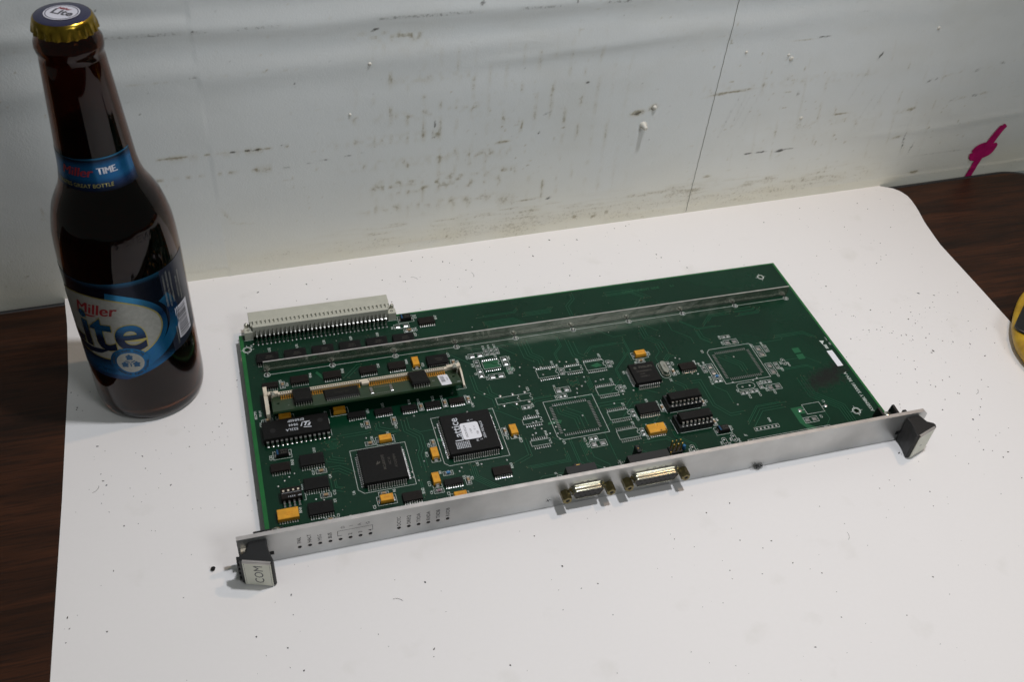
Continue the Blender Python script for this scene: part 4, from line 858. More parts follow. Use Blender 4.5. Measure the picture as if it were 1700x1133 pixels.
          (318.4, 18.5, 'h', 9.0, 4.2, None, 'C7', (7.5, 1)), (98.6, 148.5, 'h', 9.5, 4.2, None, 'R8', (-6.0, -.5))]: passive(*a)

# --- tantalum capacitors
def tant(cx, cy, ori, w_, l_, mark, dark=False, lab_=None, rf=None, rp=None):
    key = ('t', ori, w_, l_, dark)
    hx, hy = (l_/2, w_/2) if ori == 'h' else (w_/2, l_/2)
    if key not in CH:
        m_ = MB().use('chip' if dark else 'tant')
        m_.loft([[(-hx+.1, -hy+.1, .2), (hx-.1, -hy+.1, .2), (hx-.1, hy-.1, .2), (-hx+.1, hy-.1, .2)], [(-hx, -hy, 1.3), (hx, -hy, 1.3), (hx, hy, 1.3), (-hx, hy, 1.3)],
                 [(-hx+.22, -hy+.22, 2.75), (hx-.22, -hy+.22, 2.75), (hx-.22, hy-.22, 2.75), (-hx+.22, hy-.22, 2.75)], [(-hx+.34, -hy+.34, 2.85), (hx-.34, -hy+.34, 2.85), (hx-.34, hy-.34, 2.85), (-hx+.34, hy-.34, 2.85)]], cap0=True, cap1=True, smooth=False)
        m_.use('ink2' if False else ('markwhite' if dark else 'tantmark'))
        if dark:
            m_.use('hop'); m_.rect(-hx+.5, -hx+1.4, -hy+.45, hy-.45, 2.87); m_.use('mark'); text(m_, '100 16', .8, .8, 2.87, 1.35, 0, bold=.02); text(m_, '8 AG', .8, -.8, 2.87, 1.35, 0, bold=.02)
        else:
            text(m_, mark, 0, 0, 2.87, 1.35, 0 if ori == 'h' else 90, bold=.01)
            if ori == 'h': m_.rect(hx-1.0, hx-.7, -hy+.5, hy-.5, 2.87)
            else: m_.rect(-hx+.5, hx-.5, hy-1.0, hy-.7, 2.87)
        m_.use('lead')
        if ori == 'h': m_.box(-hx-.14, -hx+.3, -1.1, 1.1, .1, 1.5); m_.box(hx-.3, hx+.14, -1.1, 1.1, .1, 1.5)
        else: m_.box(-1.1, 1.1, -hy-.14, -hy+.3, .1, 1.5); m_.box(-1.1, 1.1, hy-.3, hy+.14, .1, 1.5)
        CH[key] = m_.mesh('tantalum_capacitor')
    link('tantalum_capacitor', CH[key], board, (cx, cy, 0), label=lab_)
    if ori == 'h':
        pad(cx-hx-.9, cx-hx+.5, cy-1.2, cy+1.2, .12); pad(cx+hx-.5, cx+hx+.9, cy-1.2, cy+1.2, .12)
        silk.use('silk')
        for s in (-1, 1): silk.line([(cx+s*(hx-1.0), cy+hy+.7), (cx+s*(hx+1.5), cy+hy+.7), (cx+s*(hx+1.5), cy-hy-.7), (cx+s*(hx-2.2), cy-hy-.7)] if s > 0 else [(cx-hx+1, cy+hy+.7), (cx-hx-1.5, cy+hy+.7), (cx-hx-1.5, cy-hy-.7), (cx+hx-2, cy-hy-.7)], SW, Zs-.004*s)
    else:
        pad(cx-1.2, cx+1.2, cy-hy-1.0, cy-hy+.5, .25); pad(cx-1.2, cx+1.2, cy+hy-.5, cy+hy+.6, .12)
        silk.use('silk').line([(cx-hx-.3, cy-hy+.6), (cx-hx-.3, cy-hy-1.5), (cx+hx+.3, cy-hy-1.5), (cx+hx+.3, cy-hy+.6)], SW, Zs)
    block(cx-hx, cx+hx, cy-hy, cy+hy, .8)
    if rf: ref(rf, cx+rp[0], cy+rp[1])
for a in [(99.8, 113.8, 'v', 4.3, 7.2, '226', False, 'yellow capacitor between the two chips just before the memory card', 'C51', (4.2, -1.6)),
          (70.6, 58.1, 'h', 4.3, 7.2, '156K', False, 'yellow capacitor at the back edge of the plain square chip', 'C31', (2.4, 4.5)),
          (94.9, 41.5, 'v', 4.3, 7.2, '226', False, 'yellow capacitor with a black speck on top, left of the stickered chip', 'C18', (-4.0, 1.2)),
          (91.6, 24.0, 'v', 4.3, 7.2, '476', False, 'yellow capacitor left of the small blue resistor', 'C13', (-3.9, -1.6)),
          (63.5, 16.9, 'h', 4.5, 7.2, '226K', False, 'yellow capacitor in front of the plain square chip', 'C5', (-7.0, -3.0)),
          (101.8, 10.1, 'h', 4.3, 7.2, '226K', False, 'yellow capacitor right behind the metal front panel', 'C2', (-5.5, 3.6)),
          (142.3, 48.3, 'v', 4.4, 7.3, '156', False, 'yellow capacitor right of the stickered chip', 'C28', (2.6, -7.0)),
          (237.5, 91.9, 'h', 4.3, 7.2, '226K', False, 'yellow capacitor behind the lettered square chip', 'C25', (6.3, .4)),
          (49.3, 84.6, 'h', 4.0, 7.0, '226K', False, 'yellow capacitor in the shade in front of the memory card', 'C47', (-7.6, .6)),
          (19.0, 86.0, 'h', 4.0, 7.0, '226K', False, 'yellow capacitor half hidden beneath the left end of the memory card'),
          (102.3, 154.5, 'h', 4.6, 6.8, '', True, 'black capacitor with a pale stripe, next to the beige connector', 'C73', (6.4, 1.0)),
          (14.4, 60.0, 'h', 4.3, 6.8, '', True, 'black capacitor with a pale stripe, in front of the long chip', 'C32', (-6.2, -1)),
          (262.2, 22.3, 'h', 4.3, 6.8, '', True, 'black capacitor with a pale stripe, right of the socketed chips', 'C10', (5.8, .8))]: tant(*a)

# --- long DIP chip
def dipleg(m_, X, y, s, z1, w1=.75):
    # one leg: shoulder, then a narrow tip into the board; s = -1 front, +1 back
    m_.box(X-w1, X+w1, *(sorted((y, y+s*.35))), z1-2.6, z1-.0)
    m_.box(X-w1, X+w1, *(sorted((y-s*.9, y+s*.3))), z1, z1+.25)
    m_.box(X-.25, X+.25, *(sorted((y, y+s*.35))), .0, z1-2.6)
m_ = MB().use('chip'); x0, x1, y0, y1 = 5.6, 42.3, 68.3, 81.9
m_.loft([[(x0+a, y0+a, z), (x1-a, y0+a, z), (x1-a, y1-a, z), (x0+a, y1-a, z)] for a, z in ((.4, 1.0), (0, 2.9), (.4, 4.85))], cap0=True, cap1=True, smooth=False)
m_.use('hole').disc(11.2, 74.2, 4.862, 1.55, 20); m_.use('hole').disc(37.5, 76.6, 4.862, 1.55, 20)
o = build(m_, 'long_chip', board, label='long black chip with two round dimples and white upside-down lettering')
m_ = MB().use('lead')
for i in range(14):
    X = 7.7+i*2.54
    dipleg(m_, X, 82.6, 1, 3.0, .62)
    via(X, 67.2, True, .75)
build(m_, 'rear_leads', o, kind='stuff'); block(4, 43, 66, 84)
q_ = MB().use('lead'); dipleg(q_, 0, 67.4, -1, 3.0, .62); lm_ = q_.mesh('lead')
for i in range(14): link('lead', lm_, o, (7.7+i*2.54, 0, 0))
m_ = MB().use('markwhite'); text(m_, 'EF6840P', 24.4, 79.4, 4.865, 2.5, 180, bold=.01, spacing=1.05); text(m_, '9844', 22.7, 76.2, 4.865, 2.5, 180, bold=.01, spacing=1.05); text(m_, 'S22LA', 21.6, 72.9, 4.865, 2.5, 180, bold=.01, spacing=1.05)
for P in ([(28.2, 77.4), (31.9, 77.4), (31.5, 76.6), (30.2, 76.6), (29.2, 74.2), (28.4, 74.2), (29.4, 76.6), (28.5, 76.6)], [(27.6, 77.4), (28.0, 77.4), (27.0, 74.2), (26.3, 74.2)], [(31.4, 76.1), (32.3, 76.1), (31.3, 73.9), (29.9, 74.4), (30.6, 74.9)], [(28.0, 73.6), (32.3, 73.0), (32.3, 72.5), (28.0, 73.1)]):
    m_.add([(x, y, 4.865) for x, y in P], [tuple(range(len(P)))])
build(m_, 'marking', o)
silk.use('silk').line([(42.6, 68.2), (42.6, 72.5)], SW, Zs); silk.line([(42.6, 77), (42.6, 81)], SW, Zs)
# socketed DIP chips
for k, (x, y, lab_) in enumerate([(238.4, 43.7, 'socketed black chip, the rear one of the pair'), (238.1, 27.5, 'socketed black chip, the one nearer the front panel')]):
    m_ = MB().use('black'); m_.box(-2.4, 19.4, -1.2, .9, .1, 4.3, .1); m_.box(-2.4, 19.4, 7.0, 9.0, .1, 4.3, .1); m_.box(-2.4, -.2, .9, 7.0, .1, 4.3, .1); m_.box(17.4, 19.4, .9, 7.0, .1, 4.3, .1); m_.box(7.5, 9.5, .9, 7.0, .1, 4.0, .1)
    m_.use('lead'); 
    for i in range(8):
        for yy in (-.2, 8.0): m_.lathe([(.75, 4.3), (.75, 4.36), (.4, 4.37)], cx=i*2.54, cy=yy, n=10)
    m_.use('hole')
    for i in range(8): m_.add([(i*2.54-.35, -1.205, .6), (i*2.54+.35, -1.205, .6), (i*2.54+.35, -1.205, 3.2), (i*2.54-.35, -1.205, 3.2)], [(0, 1, 2, 3)])
    so = build(m_, 'chip_socket', board, loc=(x, y, 0))
    m_ = MB().use('chip')
    m_.loft([[(-1.4+a, .75+a, z), (19.0-a, .75+a, z), (19.0-a, 7.05-a, z), (-1.4+a, 7.05-a, z)] for a, z in ((.3, 5.0), (0, 6.6), (.45, 8.4))], cap0=True, cap1=True, smooth=False)
    m_.use('hole').disc(.9, 2.2, 8.412, .5, 10); m_.add([(18.56, 3.2, 8.41), (18.56, 4.6, 8.41), (17.6, 4.4, 8.41), (17.4, 3.9, 8.41), (17.6, 3.4, 8.41)], [(0, 1, 2, 3, 4)])
    co = build(m_, 'chip', so, label=lab_)
    m_ = MB().use('lead')
    for i in range(8):
        for yy, s in ((.15, -1), (7.65, 1)):
            m_.box(i*2.54-.6, i*2.54+.6, *sorted((yy, yy+s*.3)), 4.9, 6.75); m_.box(i*2.54-.6, i*2.54+.6, *sorted((yy-s*.8, yy)), 6.5, 6.76); m_.box(i*2.54-.25, i*2.54+.25, *sorted((yy, yy+s*.3)), 4.2, 4.9)
    q = build(m_, 'chip_leads', so, kind='stuff')
    silk.use('silk').line([(x-1.2, y-1.7), (x+18.5, y-1.7)], SW, Zs); silk.line([(x-3.0, y-1.7), (x-3.0, y+9.4)], SW, Zs); block(x-3, x+20, y-2, y+10)
# crystal can and its outline
m_ = MB().use('steel')
def stad(a, b_, z, n=10, cx=0, cy=0):
    P = []
    for s in (1, -1):
        for i in range(n+1): t = math.radians(-90+180*i/n) if s > 0 else math.radians(90+180*i/n); P.append((cx+s*0+b_*math.cos(t), cy, z) if False else (cx+b_*math.cos(t+math.pi/2), cy+(a-b_)*s+b_*math.sin(t+math.pi/2), z))
    return P
rings = [stad(5.6, 2.35, .3), stad(5.6, 2.35, .7), stad(5.1, 1.9, .75), stad(5.1, 1.9, 3.3), stad(4.85, 1.65, 3.6), stad(4.6, 1.4, 3.65)]
m_.loft(rings, cap1=True, smooth=False); m_.use('mark'); text(m_, '3.6864', 0, 0, 3.67, 1.4, 90)
build(m_, 'crystal', board, loc=(247.3, 76.0, 0), label='silver pill-shaped crystal can')
silk.use('silk').line([(p[0]+247.3, p[1]+76.0) for p in stad(6.6, 3.1, 0)], SW, Zs, True); ref('X1', 248.6, 67.4)
P_ = stad(5.9, 2.6, 0); silk.line([(292.1+p[1], 52.6+p[0]) for p in P_], SW, Zs, True); via(289.7, 52.4, True, .6); via(294.6, 52.6, True, .6); ref('X2', 285.5, 50.0); block(286, 298, 50, 55.5)
# --- DIP switch
m_ = MB().use('chipbrown'); m_.box(-1.3, 9.4, 2.2, 9.2, .3, 4.0, .2)
m_.use('lead')
for i in range(4):
    for s in (0, 1):
        y = 0.6 if s == 0 else 10.4; a, b2 = (y, 2.3) if s == 0 else (9.1, y)
        m_.box(i*2.54-.45, i*2.54+.45, a, b2, 1.6, 1.85); m_.box(i*2.54-.45, i*2.54+.45, *((y-.3, y) if s == 0 else (y, y+.3)), .05, 1.85); m_.box(i*2.54-.55, i*2.54+.55, *((y-1.4, y) if s == 0 else (y, y+1.2)), .05, .3)
m_.use('markwhite'); text(m_, '1 2 3 4', 4, 3.0, 4.012, 1.3, 0, bold=.02); text(m_, 'ON', 8.2, 3.0, 4.012, 1.1, 0, bold=.02)
m_.rect(-.9, 8.9, 5.6, 5.75, 4.012)
sw = build(m_, 'switch_block', board, loc=(11.6, 24.6, 0), label='brown four-way switch with small white levers')
m_ = MB().use('simm'); m_.box(-.5, .5, -.55, .55, 0, .55, .12); lv = m_.mesh('lever')
for i in range(4): link('lever', lv, sw, (i*2.54+.2, 6.9, 4.0))
silk.use('silk').line([(21.6, 26.6), (22.8, 26.6), (22.8, 31), (22.2, 31)], SW, Zs); ref('SW1', 22.2, 35.5); block(9, 23, 23, 37)

# --- memory card in its angled socket
ca, sa = math.cos(math.radians(20)), math.sin(math.radians(20))
card = bpy.data.objects.new('memory_card', None); COL.objects.link(card); card.parent = board; card.location = (0, 82.2*MM, 11.0*MM); card.rotation_euler = (-math.radians(20), 0, 0); card.empty_display_size = .01
card['label'] = 'narrow tilted memory card with chips and a barcode sticker, clipped into an ivory socket'
me = curve_plate('card_laminate', [[(12.9, 0), (120.85, 0), (120.85, 25.2), (69.5, 25.2), (69.5, 19.5), (64.3, 19.5), (64.3, 25.2), (12.9, 25.2)], circ(16.4, 9.6, .95, 14), circ(117.6, 9.6, .95, 14)], -1.27, 0)
me.materials.append(M['simmpcb']); link('card_laminate', me, card)
m_ = MB().use('gold')
for i in range(72):
    X = 18.7+i*1.27+(0 if i < 36 else 4.6)
    m_.box(X-.42, X+.42, 13.6, 21, .0, .09, 0); m_.box(X-.3, X+.3, 15.4, 18.2, .3, 1.3, 0)
build(m_, 'edge_contact', card, kind='stuff')
for kx, (xa, xb, ya, yb, hh, nl) in enumerate([(25.0, 35.4, 3.6, 18.5, 3.3, 7), (42.3, 62.0, 3.8, 15.6, 1.3, 16), (91.9, 102.6, 3.0, 17.8, 3.3, 7)]):
    m_ = MB().use('chip'); m_.loft([[(xa+a, ya+a, z), (xb-a, ya+a, z), (xb-a, yb-a, z), (xa+a, yb-a, z)] for a, z in ((.3, .15), (0, hh*.6), (.45, hh))], cap0=True, cap1=True, smooth=False)
    m_.use('lead'); pt = (xb-xa-2.2)/(nl-1)
    for i in range(nl):
        X = xa+1.1+i*pt; w_ = .24
        for y, s in ((ya, -1), (yb, 1)):
            m_.box(X-w_, X+w_, *sorted((y, y+s*.9)), hh*.45, hh*.45+.14); m_.box(X-w_, X+w_, *sorted((y+s*.75, y+s*.95)), .03, hh*.45+.1); m_.box(X-w_, X+w_, *sorted((y+s*.6, y+s*1.6)), .02, .16)
    if hh < 2: m_.use('mark'); text(m_, 'KM416C1200', (xa+xb)/2, (ya+yb)/2, hh+.01, 1.4, 0)
    build(m_, 'memory_chip', card)
m_ = MB().use('solder')
for X in (68.9, 80.3): m_.box(X-.85, X+.85, 3.2, 11.4, .02, .5, .2)
for i in range(8):
    m_.rect(71.2+i*1.05, 71.6+i*1.05, 2.6, 3.6, .03); m_.rect(71.0+i*1.05, 71.4+i*1.05, 10.8, 11.8, .03)
build(m_, 'card_solder_pad', card, kind='stuff')
m_ = MB().use('viabrown')
for i in range(170):
    X, Y = random.uniform(36, 120), random.uniform(1.5, 14)
    if 41 < X < 63.5 or 90.5 < X < 104 or 106.5 < X < 116: continue
    m_.disc(X, Y, .012, random.uniform(.15, .3), 6)
for i in range(20): m_.disc(random.uniform(14, 41), random.uniform(2, 14), .012, .2, 6)
build(m_, 'card_via', card, kind='stuff')
m_ = MB().use('label'); P = []
for cx, cy, a0 in ((114.6-.8, 13.7-.8, 0), (108.6+.8, 13.7-.8, 90), (108.6+.8, .1+.8, 180), (114.6-.8, .1+.8, 270)):
    for t in range(4): a = math.radians(a0+t*30); P.append((cx+.8*math.cos(a), cy+.8*math.sin(a)))
m_.prism(P, .02, .1); m_.use('ink2'); y = 4.2
while y < 11.8:
    t_ = random.choice((.22, .35, .5)); m_.rect(109.5, 111.9, y, y+t_, .112); y += t_+random.choice((.25, .4))
text(m_, 'A0626', 113.3, 7.6, .112, 1.5, 90)
build(m_, 'barcode_sticker', card)
m_ = MB().use('markwhite'); text(m_, '888', 119, 2.0, .012, 1.3, 0); text(m_, 'E94', 105.2, 8, .012, 1.0, 0); text(m_, 'P1', 22, 5.6, .012, 1.0, 0); build(m_, 'card_print', card, kind='stuff')
# socket body
m_ = MB().use('simm')
m_.box(17.0, 115.8, 99.0, 100.9, 4.95, 7.1, .2); m_.box(9.6, 124.2, 100.9, 103.6, .1, 3.0, .3); m_.box(17.0, 115.8, 100.1, 100.9, 2, 5.0)
m_.box(64.6, 69.0, 97.2, 99.2, 5.0, 7.2, .2)
m_.box(9.4, 17.4, 99.4, 101.8, 5.0, 7.6, .3); m_.box(115.6, 124.0, 99.4, 101.8, 5.0, 7.6, .3)
sk = build(m_, 'card_socket', board, label='ivory plastic socket with metal end clips holding the memory card')
m_ = MB().use('hole')
for i in range(72):
    X = 18.7+i*1.27+(0 if i < 36 else 4.6); m_.rect(X-.38, X+.38, 99.3, 100.3, 7.112)
build(m_, 'contact_slot', sk, kind='stuff')
for s, x in ((1, 9.2), (-1, 124.4)):
    m_ = MB().use('simm'); a, b2 = sorted((x, x+s*(2.2 if s > 0 else 1.2)))
    zt_ = 7.0 if s > 0 else 5.4; ye = 106.6 if s > 0 else 104.5; vs_ = [(a, 88.2, .1), (b2, 88.2, .1), (b2, ye, .1), (a, ye, .1), (a, 88.2, 3.4 if s > 0 else 2.0), (b2, 88.2, 3.4 if s > 0 else 2.0), (b2, 97, zt_), (a, 97, zt_), (b2, ye, zt_), (a, ye, zt_)]
    m_.add(vs_, [(0, 1, 5, 4), (4, 5, 6, 7), (7, 6, 8, 9), (9, 8, 2, 3), (0, 4, 7, 9, 3), (1, 2, 8, 6, 5)]); a2, b3 = sorted((x+s*2.2, x+s*5.0)); m_.box(a2, b3, 98.8, 101.5, 3.0, 7.9, .2)
    bevel(build(m_, 'socket_arm', sk), .2)
    m_ = MB().use('steel'); xx = x+s*4.0
    m_.loft([[(xx-.15, y, z), (xx+.15, y, z), (xx+.15, y+.01, z+5), (xx-.15, y+.01, z+5)] for y, z in ((99, 5), (96, 6), (93.8, 6.0))], smooth=False, cap0=True, cap1=True)
    m_.loft([[(xx-.15*s, 97.5, 11), (xx-.15*s, 94.2, 11)], [(xx+1.1*s, 97.3, 11.9), (xx+1.1*s, 94.4, 11.9)], [(xx+2.2*s, 97.0, 10.4), (xx+2.2*s, 94.8, 10.4)]], closed=False)
    build(m_, 'clip', sk)
silk.use('silk').line([(118.5, 87.4), (124.9, 87.4), (124.9, 90)], SW, Zs); block(8, 126, 84, 108)
ref('RECPT1', 3.4, 92.2, 2.0); ref('RF-JW', 6.0, 92.8, 1.8); silk.line([(7.0, 87.6), (6.0, 87.6), (6.0, 84.8)], SW, Zs)

# --- 96 way connector
conn = bpy.data.objects.new('edge_connector', None); COL.objects.link(conn); conn.parent = board; conn.location = (0, 0, 0); conn.empty_display_size = .01; conn['label'] = 'long beige pin connector on the rear edge of the board'
m_ = MB().use('ivory'); m_.box(7.0, 93.2, 161.4, 170.4, -.6, 8.9, .2); m_.box(8.6, 91.6, 155.6, 158.2, 1.4, 9.3, .2); m_.box(7.6, 92.6, 158.2, 161.4, -.6, 8.0)
bevel(build(m_, 'connector_body', conn), .2)
m_ = MB().use('ivory'); 
for i in range(33): m_.box(9.5+i*2.54-.15, 9.5+i*2.54+1.25, 158.0, 161.6, 7.9, 9.25, .15)
build(m_, 'rib', conn, kind='stuff')
for x in (3.5, 91.5):
    m_ = MB().use('ivory'); m_.box(x, x+5.0, 155.1, 159.8, -.0+.05, 6.0, .2); m_.box(x+.3, x+4.7, 159.8, 164.5, .05, 4.6, .2)
    m_.use('hole'); m_.add([(x+2.5+1.1*math.cos(a), 157.4+1.1*math.sin(a), 6.012) for a in (0, PI/2, PI, 3*PI/2)], [(0, 1, 2, 3)]); m_.use('ivory'); m_.disc(x+2.5, 157.4, 6.02, .5, 8)
    m_.use('steel'); m_.lathe([(1.2, 4.6), (1.2, 7.2), (.8, 7.9), (.3, 8.0)], cx=x+(1.6 if x < 10 else 3.4), cy=161.2, n=12, cap1=True)
    build(m_, 'mounting_ear', conn)
    silk.use('silk').line([(x-.4, 154.7), (x+5.4, 154.7)], SW, Zs)
m_ = MB().use('lead')
def pin(m_, X, yb, z, yf):
    w_ = .27
    m_.loft([[(X-w_, y, q-w_), (X+w_, y, q-w_), (X+w_, y, q+w_), (X-w_, y, q+w_)] for y, q in ((yb, z), (yf+.9, z))], cap0=True, smooth=False)
    pr = [(yf+.9, z, 0), (yf+.25, z-.3, 1), (yf, z-1.0, 2), (yf, .0, 2)]; vs_ = []
    for y, q, k in pr:
        if k == 0: vs_ += [(X-w_, y, q-w_), (X+w_, y, q-w_), (X+w_, y, q+w_), (X-w_, y, q+w_)]
        elif k == 1: vs_ += [(X-w_, y+.2, q-.2), (X+w_, y+.2, q-.2), (X+w_, y-.2, q+.2), (X-w_, y-.2, q+.2)]
        else: vs_ += [(X-w_, y+w_, q), (X+w_, y+w_, q), (X+w_, y-w_, q), (X-w_, y-w_, q)]
    m_.add(vs_, [(4*k+i, 4*k+(i+1) % 4, 4*k+4+(i+1) % 4, 4*k+4+i) for k in range(3) for i in range(4)])
for i in range(32):
    X = 10.65+i*2.54
    pin(m_, X, 156.0, 4.2, 152.45); pin(m_, X, 156.0, 2.2, 154.7)
    for y in (149.9, 152.45): vias.use('solder').lathe([(.85, .05), (.6, .35), (.3, .8)], cx=X, cy=y, n=8, cap1=True)
build(m_, 'inner_pin', conn, kind='stuff')
q_ = MB().use('lead'); pin(q_, 0, 156.0, 6.3, 149.9); pm_ = q_.mesh('pin')
for i in range(32): link('pin', pm_, conn, (10.65+i*2.54, 0, 0))
block(3, 97, 148, 160); ref('P1', 6.8, 149.6, 2.2)

# --- bus bar
m_ = MB().use('steel'); nseg = 60; r0 = []
for i in range(nseg+1):
    X = 11.6+(358.6-11.6)*i/nseg; wv = .10*math.sin(i*.9)+.07*math.sin(i*2.3+1)
    r0.append([(X, 125.5+wv*.3, .3), (X, 125.5+wv, 4.2), (X, 125.5, 8.05), (X, 126.25, 8.05), (X, 126.25, .3)])
m_.loft(r0, cap0=True, cap1=True, smooth=False)
bar = build(m_, 'stiffener_bar', board, label='long upright polished metal bar across the board')
m_ = MB().use('alutop'); m_.box(11.6, 358.6, 125.45, 126.3, 8.06, 8.16); build(m_, 'bar_edge', bar)
for k in range(10):
    X = 13.1+k*38.2 if k < 9 else 356.8
    if k == 9: X = 356.8
    X = min(X, 356.8)
    m_ = MB().use('lead')
    m_.use('black').box(X-.35, X+.35, 123.6, 125.45, .06, .35); m_.use('lead')
    m_.use('solder').lathe([(1.35, .05), (1.1, .45), (.5, .85)], cx=X, cy=122.9, n=12, cap1=True)
    if k < 9 or True: build(m_, 'bar_tab', bar)
    silk.use('silk').disc(X, 122.9, Zs+.006, 1.9, 18, 1.6)
silk.line([(13.1, 122.9), (356.8, 122.9)], .26, Zs-.008); block(11, 359, 121.5, 126.5, .4)

# --- tooling hole rings and board print
for x, y, r in ((3.8, 146.5, 2.7), (350.1, 147.2, 2.4), (349.6, 18.8, 2.7)):
    silk.use('silk').disc(x, y, Zs, r, 22, r-.42); silk.disc(x, y, Zs, r-.75, 22, r-1.0)
    for a in (0, PI/2, PI, 3*PI/2):
        c_, s_ = math.cos(a), math.sin(a); silk.line([(x+c_*(r+.05), y+s_*(r+.05)), (x+c_*(r+1.3), y+s_*(r+1.3))], SW, Zs)
text(silk, 'ASSEMBLY 330081 REV-A', 359.8, 33.2, Zs, 3.1, 90, bold=.006, spacing=1.02)
m_ = MB().use('label'); m_.box(358.2, 362.2, 55.8, 70.0, .02, .06); build(m_, 'blank_print_panel', board)
silk.add([(358.3, 79.9, Zs), (361.4, 79.2, Zs), (358.8, 76.0, Zs)][::-1], [(0, 1, 2)]); text(silk, 'SBE', 360.2, 73.8, Zs, 2.6, 90, bold=.04); text(silk, 'ISO', 364.0, 76.0, Zs, 1.6, 90); text(silk, 'MADE', 363.8, 80.5, Zs, 1.2, 90)
m_ = MB().use('pour'); text(m_, 'COMPONENT SIDE', 262, 151.0, .03, 3.2, 0); text(m_, 'L1', 285, 151, .03, 3.0, 0); build(m_, 'etched_lettering', board)
# L1 outline, test points, header outlines
silk.use('silk').line([(318.5, 22.8), (330.2, 22.8), (330.2, 30.6), (318.5, 30.6)], SW, Zs, True); silk.line([(317.2, 26.7), (318.5, 26.7)], SW, Zs); silk.line([(330.2, 26.7), (331.8, 26.7)], SW, Zs); via(315.5, 26.7, True, 1.05); via(333.1, 26.8, True, 1.0); ref('L1', 333.5, 30.6)
srect(281.2, 297.0, 17.5, 20.0); 
for i in range(6): via(282.6+i*2.54, 18.75, True, .62)
ref('RN3', 293.5, 24.0, 1.9); ref('J7', 273.8, 16.0, 2.0)
silk.line([(273.4, 9.5), (273.4, 12.2), (327.3, 12.2), (327.3, 10.4)], SW, Zs)
for i in range(18): via(283.5+i*1.9, 9.6+(i % 2)*.3, True, .55)
via(276.8, 10.2, True, 1.3); via(324.5, 10.8, True, 1.2); ref('J2A', 330.5, 10.0)
for x, y, a, b_ in ((259.8, 14.2, 'TP5', '+5V'), (266.2, 15.6, 'TP6', 'GND'), (239.2, 13.2, 'TP4', 'GND'), (325.6, 67.0, 'TP7', 'GND')):
    P_ = stad(2.9, 1.25, 0, 6); silk.use('silk').line([(p[0]+x, p[1]+y) for p in P_], SW, Zs, True); via(x, y+1.35, True, .55); via(x, y-1.35, True, .55); ref(a, x-2.3, y-.8, 1.8); ref(b_, x+2.3, y-2.6, 1.8)
P_ = stad(2.6, 1.2, 0, 6); silk.line([(p[1]+40.0, p[0]+5.2) for p in P_], SW, Zs, True); via(38.7, 5.2, True, .6); via(41.3, 5.2, True, .6); ref('TP2', 38.6, 9.2, 2.0); ref('GND', 41.4, 9.2, 2.0)
for t, x, y in (('1', 17.8, 5.0), ('2', 22.0, 7.6), ('3', 24.2, 7.6), ('4', 28.9, 7.3), ('5', 34.5, 7.0), ('6', 36.8, 7.2), ('7', 31.3, 6.2), ('C1', 52.5, 6.6), ('R1', 56.2, 7.0), ('8', 61.5, 6.3), ('10', 68.2, 7.1), ('11', 73.1, 7.5), ('12', 82.6, 8.4), ('13', 86.7, 8.6), ('14', 91.4, 8.8), ('C9', 43.5, 10.6), ('J6', 156.6, 14.0), ('J5', 172.9, 9.6), ('J4', 184.6, 11.6), ('R10', 185.6, 9.8), ('J3', 188.3, 6.4), ('R7', 217.6, 13.8), ('RN2', 212.0, 15.0), ('S3', 206.8, 11.5), ('U11', 194.6, 13.4)): ref(t, x, y, 1.9)
for x, y in ((204.6, 13.3), (205.9, 13.4)): silk.line([(x, y), (x, y)] and [(x, y), (x+.8, y)], SW, Zs)
for i in range(5): pad(209.2+i*1.5-.25, 209.2+i*1.5+.25, 10.6, 12.6, .2)
for i in range(5): pad(193.2+i*1.27-.22, 193.2+i*1.27+.22, 12.4, 13.7, .2)
silk.line([(218.9, 11.9), (218.9, 14.6), (220.4, 14.6), (220.4, 11.9)], SW, Zs); silk.line([(156.9, 8.9), (156.9, 12.3), (159.2, 12.3), (159.2, 8.9)], SW, Zs)
build(silk, 'silkscreen', board)

# --- vias and traces
brt = [(129.0, 64.0), (133.2, 61.5), (107.2, 29.6), (99.8, 61.0), (133.0, 29.0), (118.5, 29.5), (88.3, 38.5), (80.5, 32.5), (80.2, 28.9), (82.6, 26.0), (60.5, 62.0), (90, 72.5), (120.5, 69.0), (127.5, 79.0), (134.0, 80.5), (169.5, 95.5), (173.5, 95.0), (173.0, 88.5), (178.5, 92.0),
       (156, 82), (159, 91), (161, 97.5), (186.3, 97.0), (190.4, 96.0), (190.5, 89.2), (152.3, 58.0), (154.6, 58.3), (155.5, 52.6), (157.5, 53), (155.0, 48.1), (158.9, 46.9), (154.6, 44.5), (162.5, 42.5), (152.5, 43.5), (167.5, 52.5), (167.3, 49.7), (167.4, 46.5), (167.0, 41.5), (166.8, 37.2),
       (171.5, 43.2), (185.5, 51.5), (188.3, 69.5), (189.4, 72.8), (193.0, 74.2), (196.2, 77.2), (186.0, 66.4), (206.0, 76.8), (207.8, 77.0), (202.6, 76.2), (207.2, 56.5), (196.9, 81.3), (296.1, 78.0), (263.8, 69.8), (267.2, 68.7), (261.2, 83.5), (258.8, 84.9), (280.2, 39.5), (262.4, 30.6),
       (18.9, 45.6), (13.3, 41.9), (15.9, 43.9), (9.6, 38.8), (27.6, 25.9), (31.6, 24.6), (9.2, 20.5), (219.5, 36.6), (225.0, 36.4), (48.9, 139.9), (99.5, 28.9), (105.6, 27.3), (302.0, 57.6), (285.4, 57.4), (298.8, 56.2), (215.2, 62.6), (222.6, 64.2), (7.8, 150.9)]
for x, y in brt: via(x, y, True, .5)
tr = MB().use('trace')
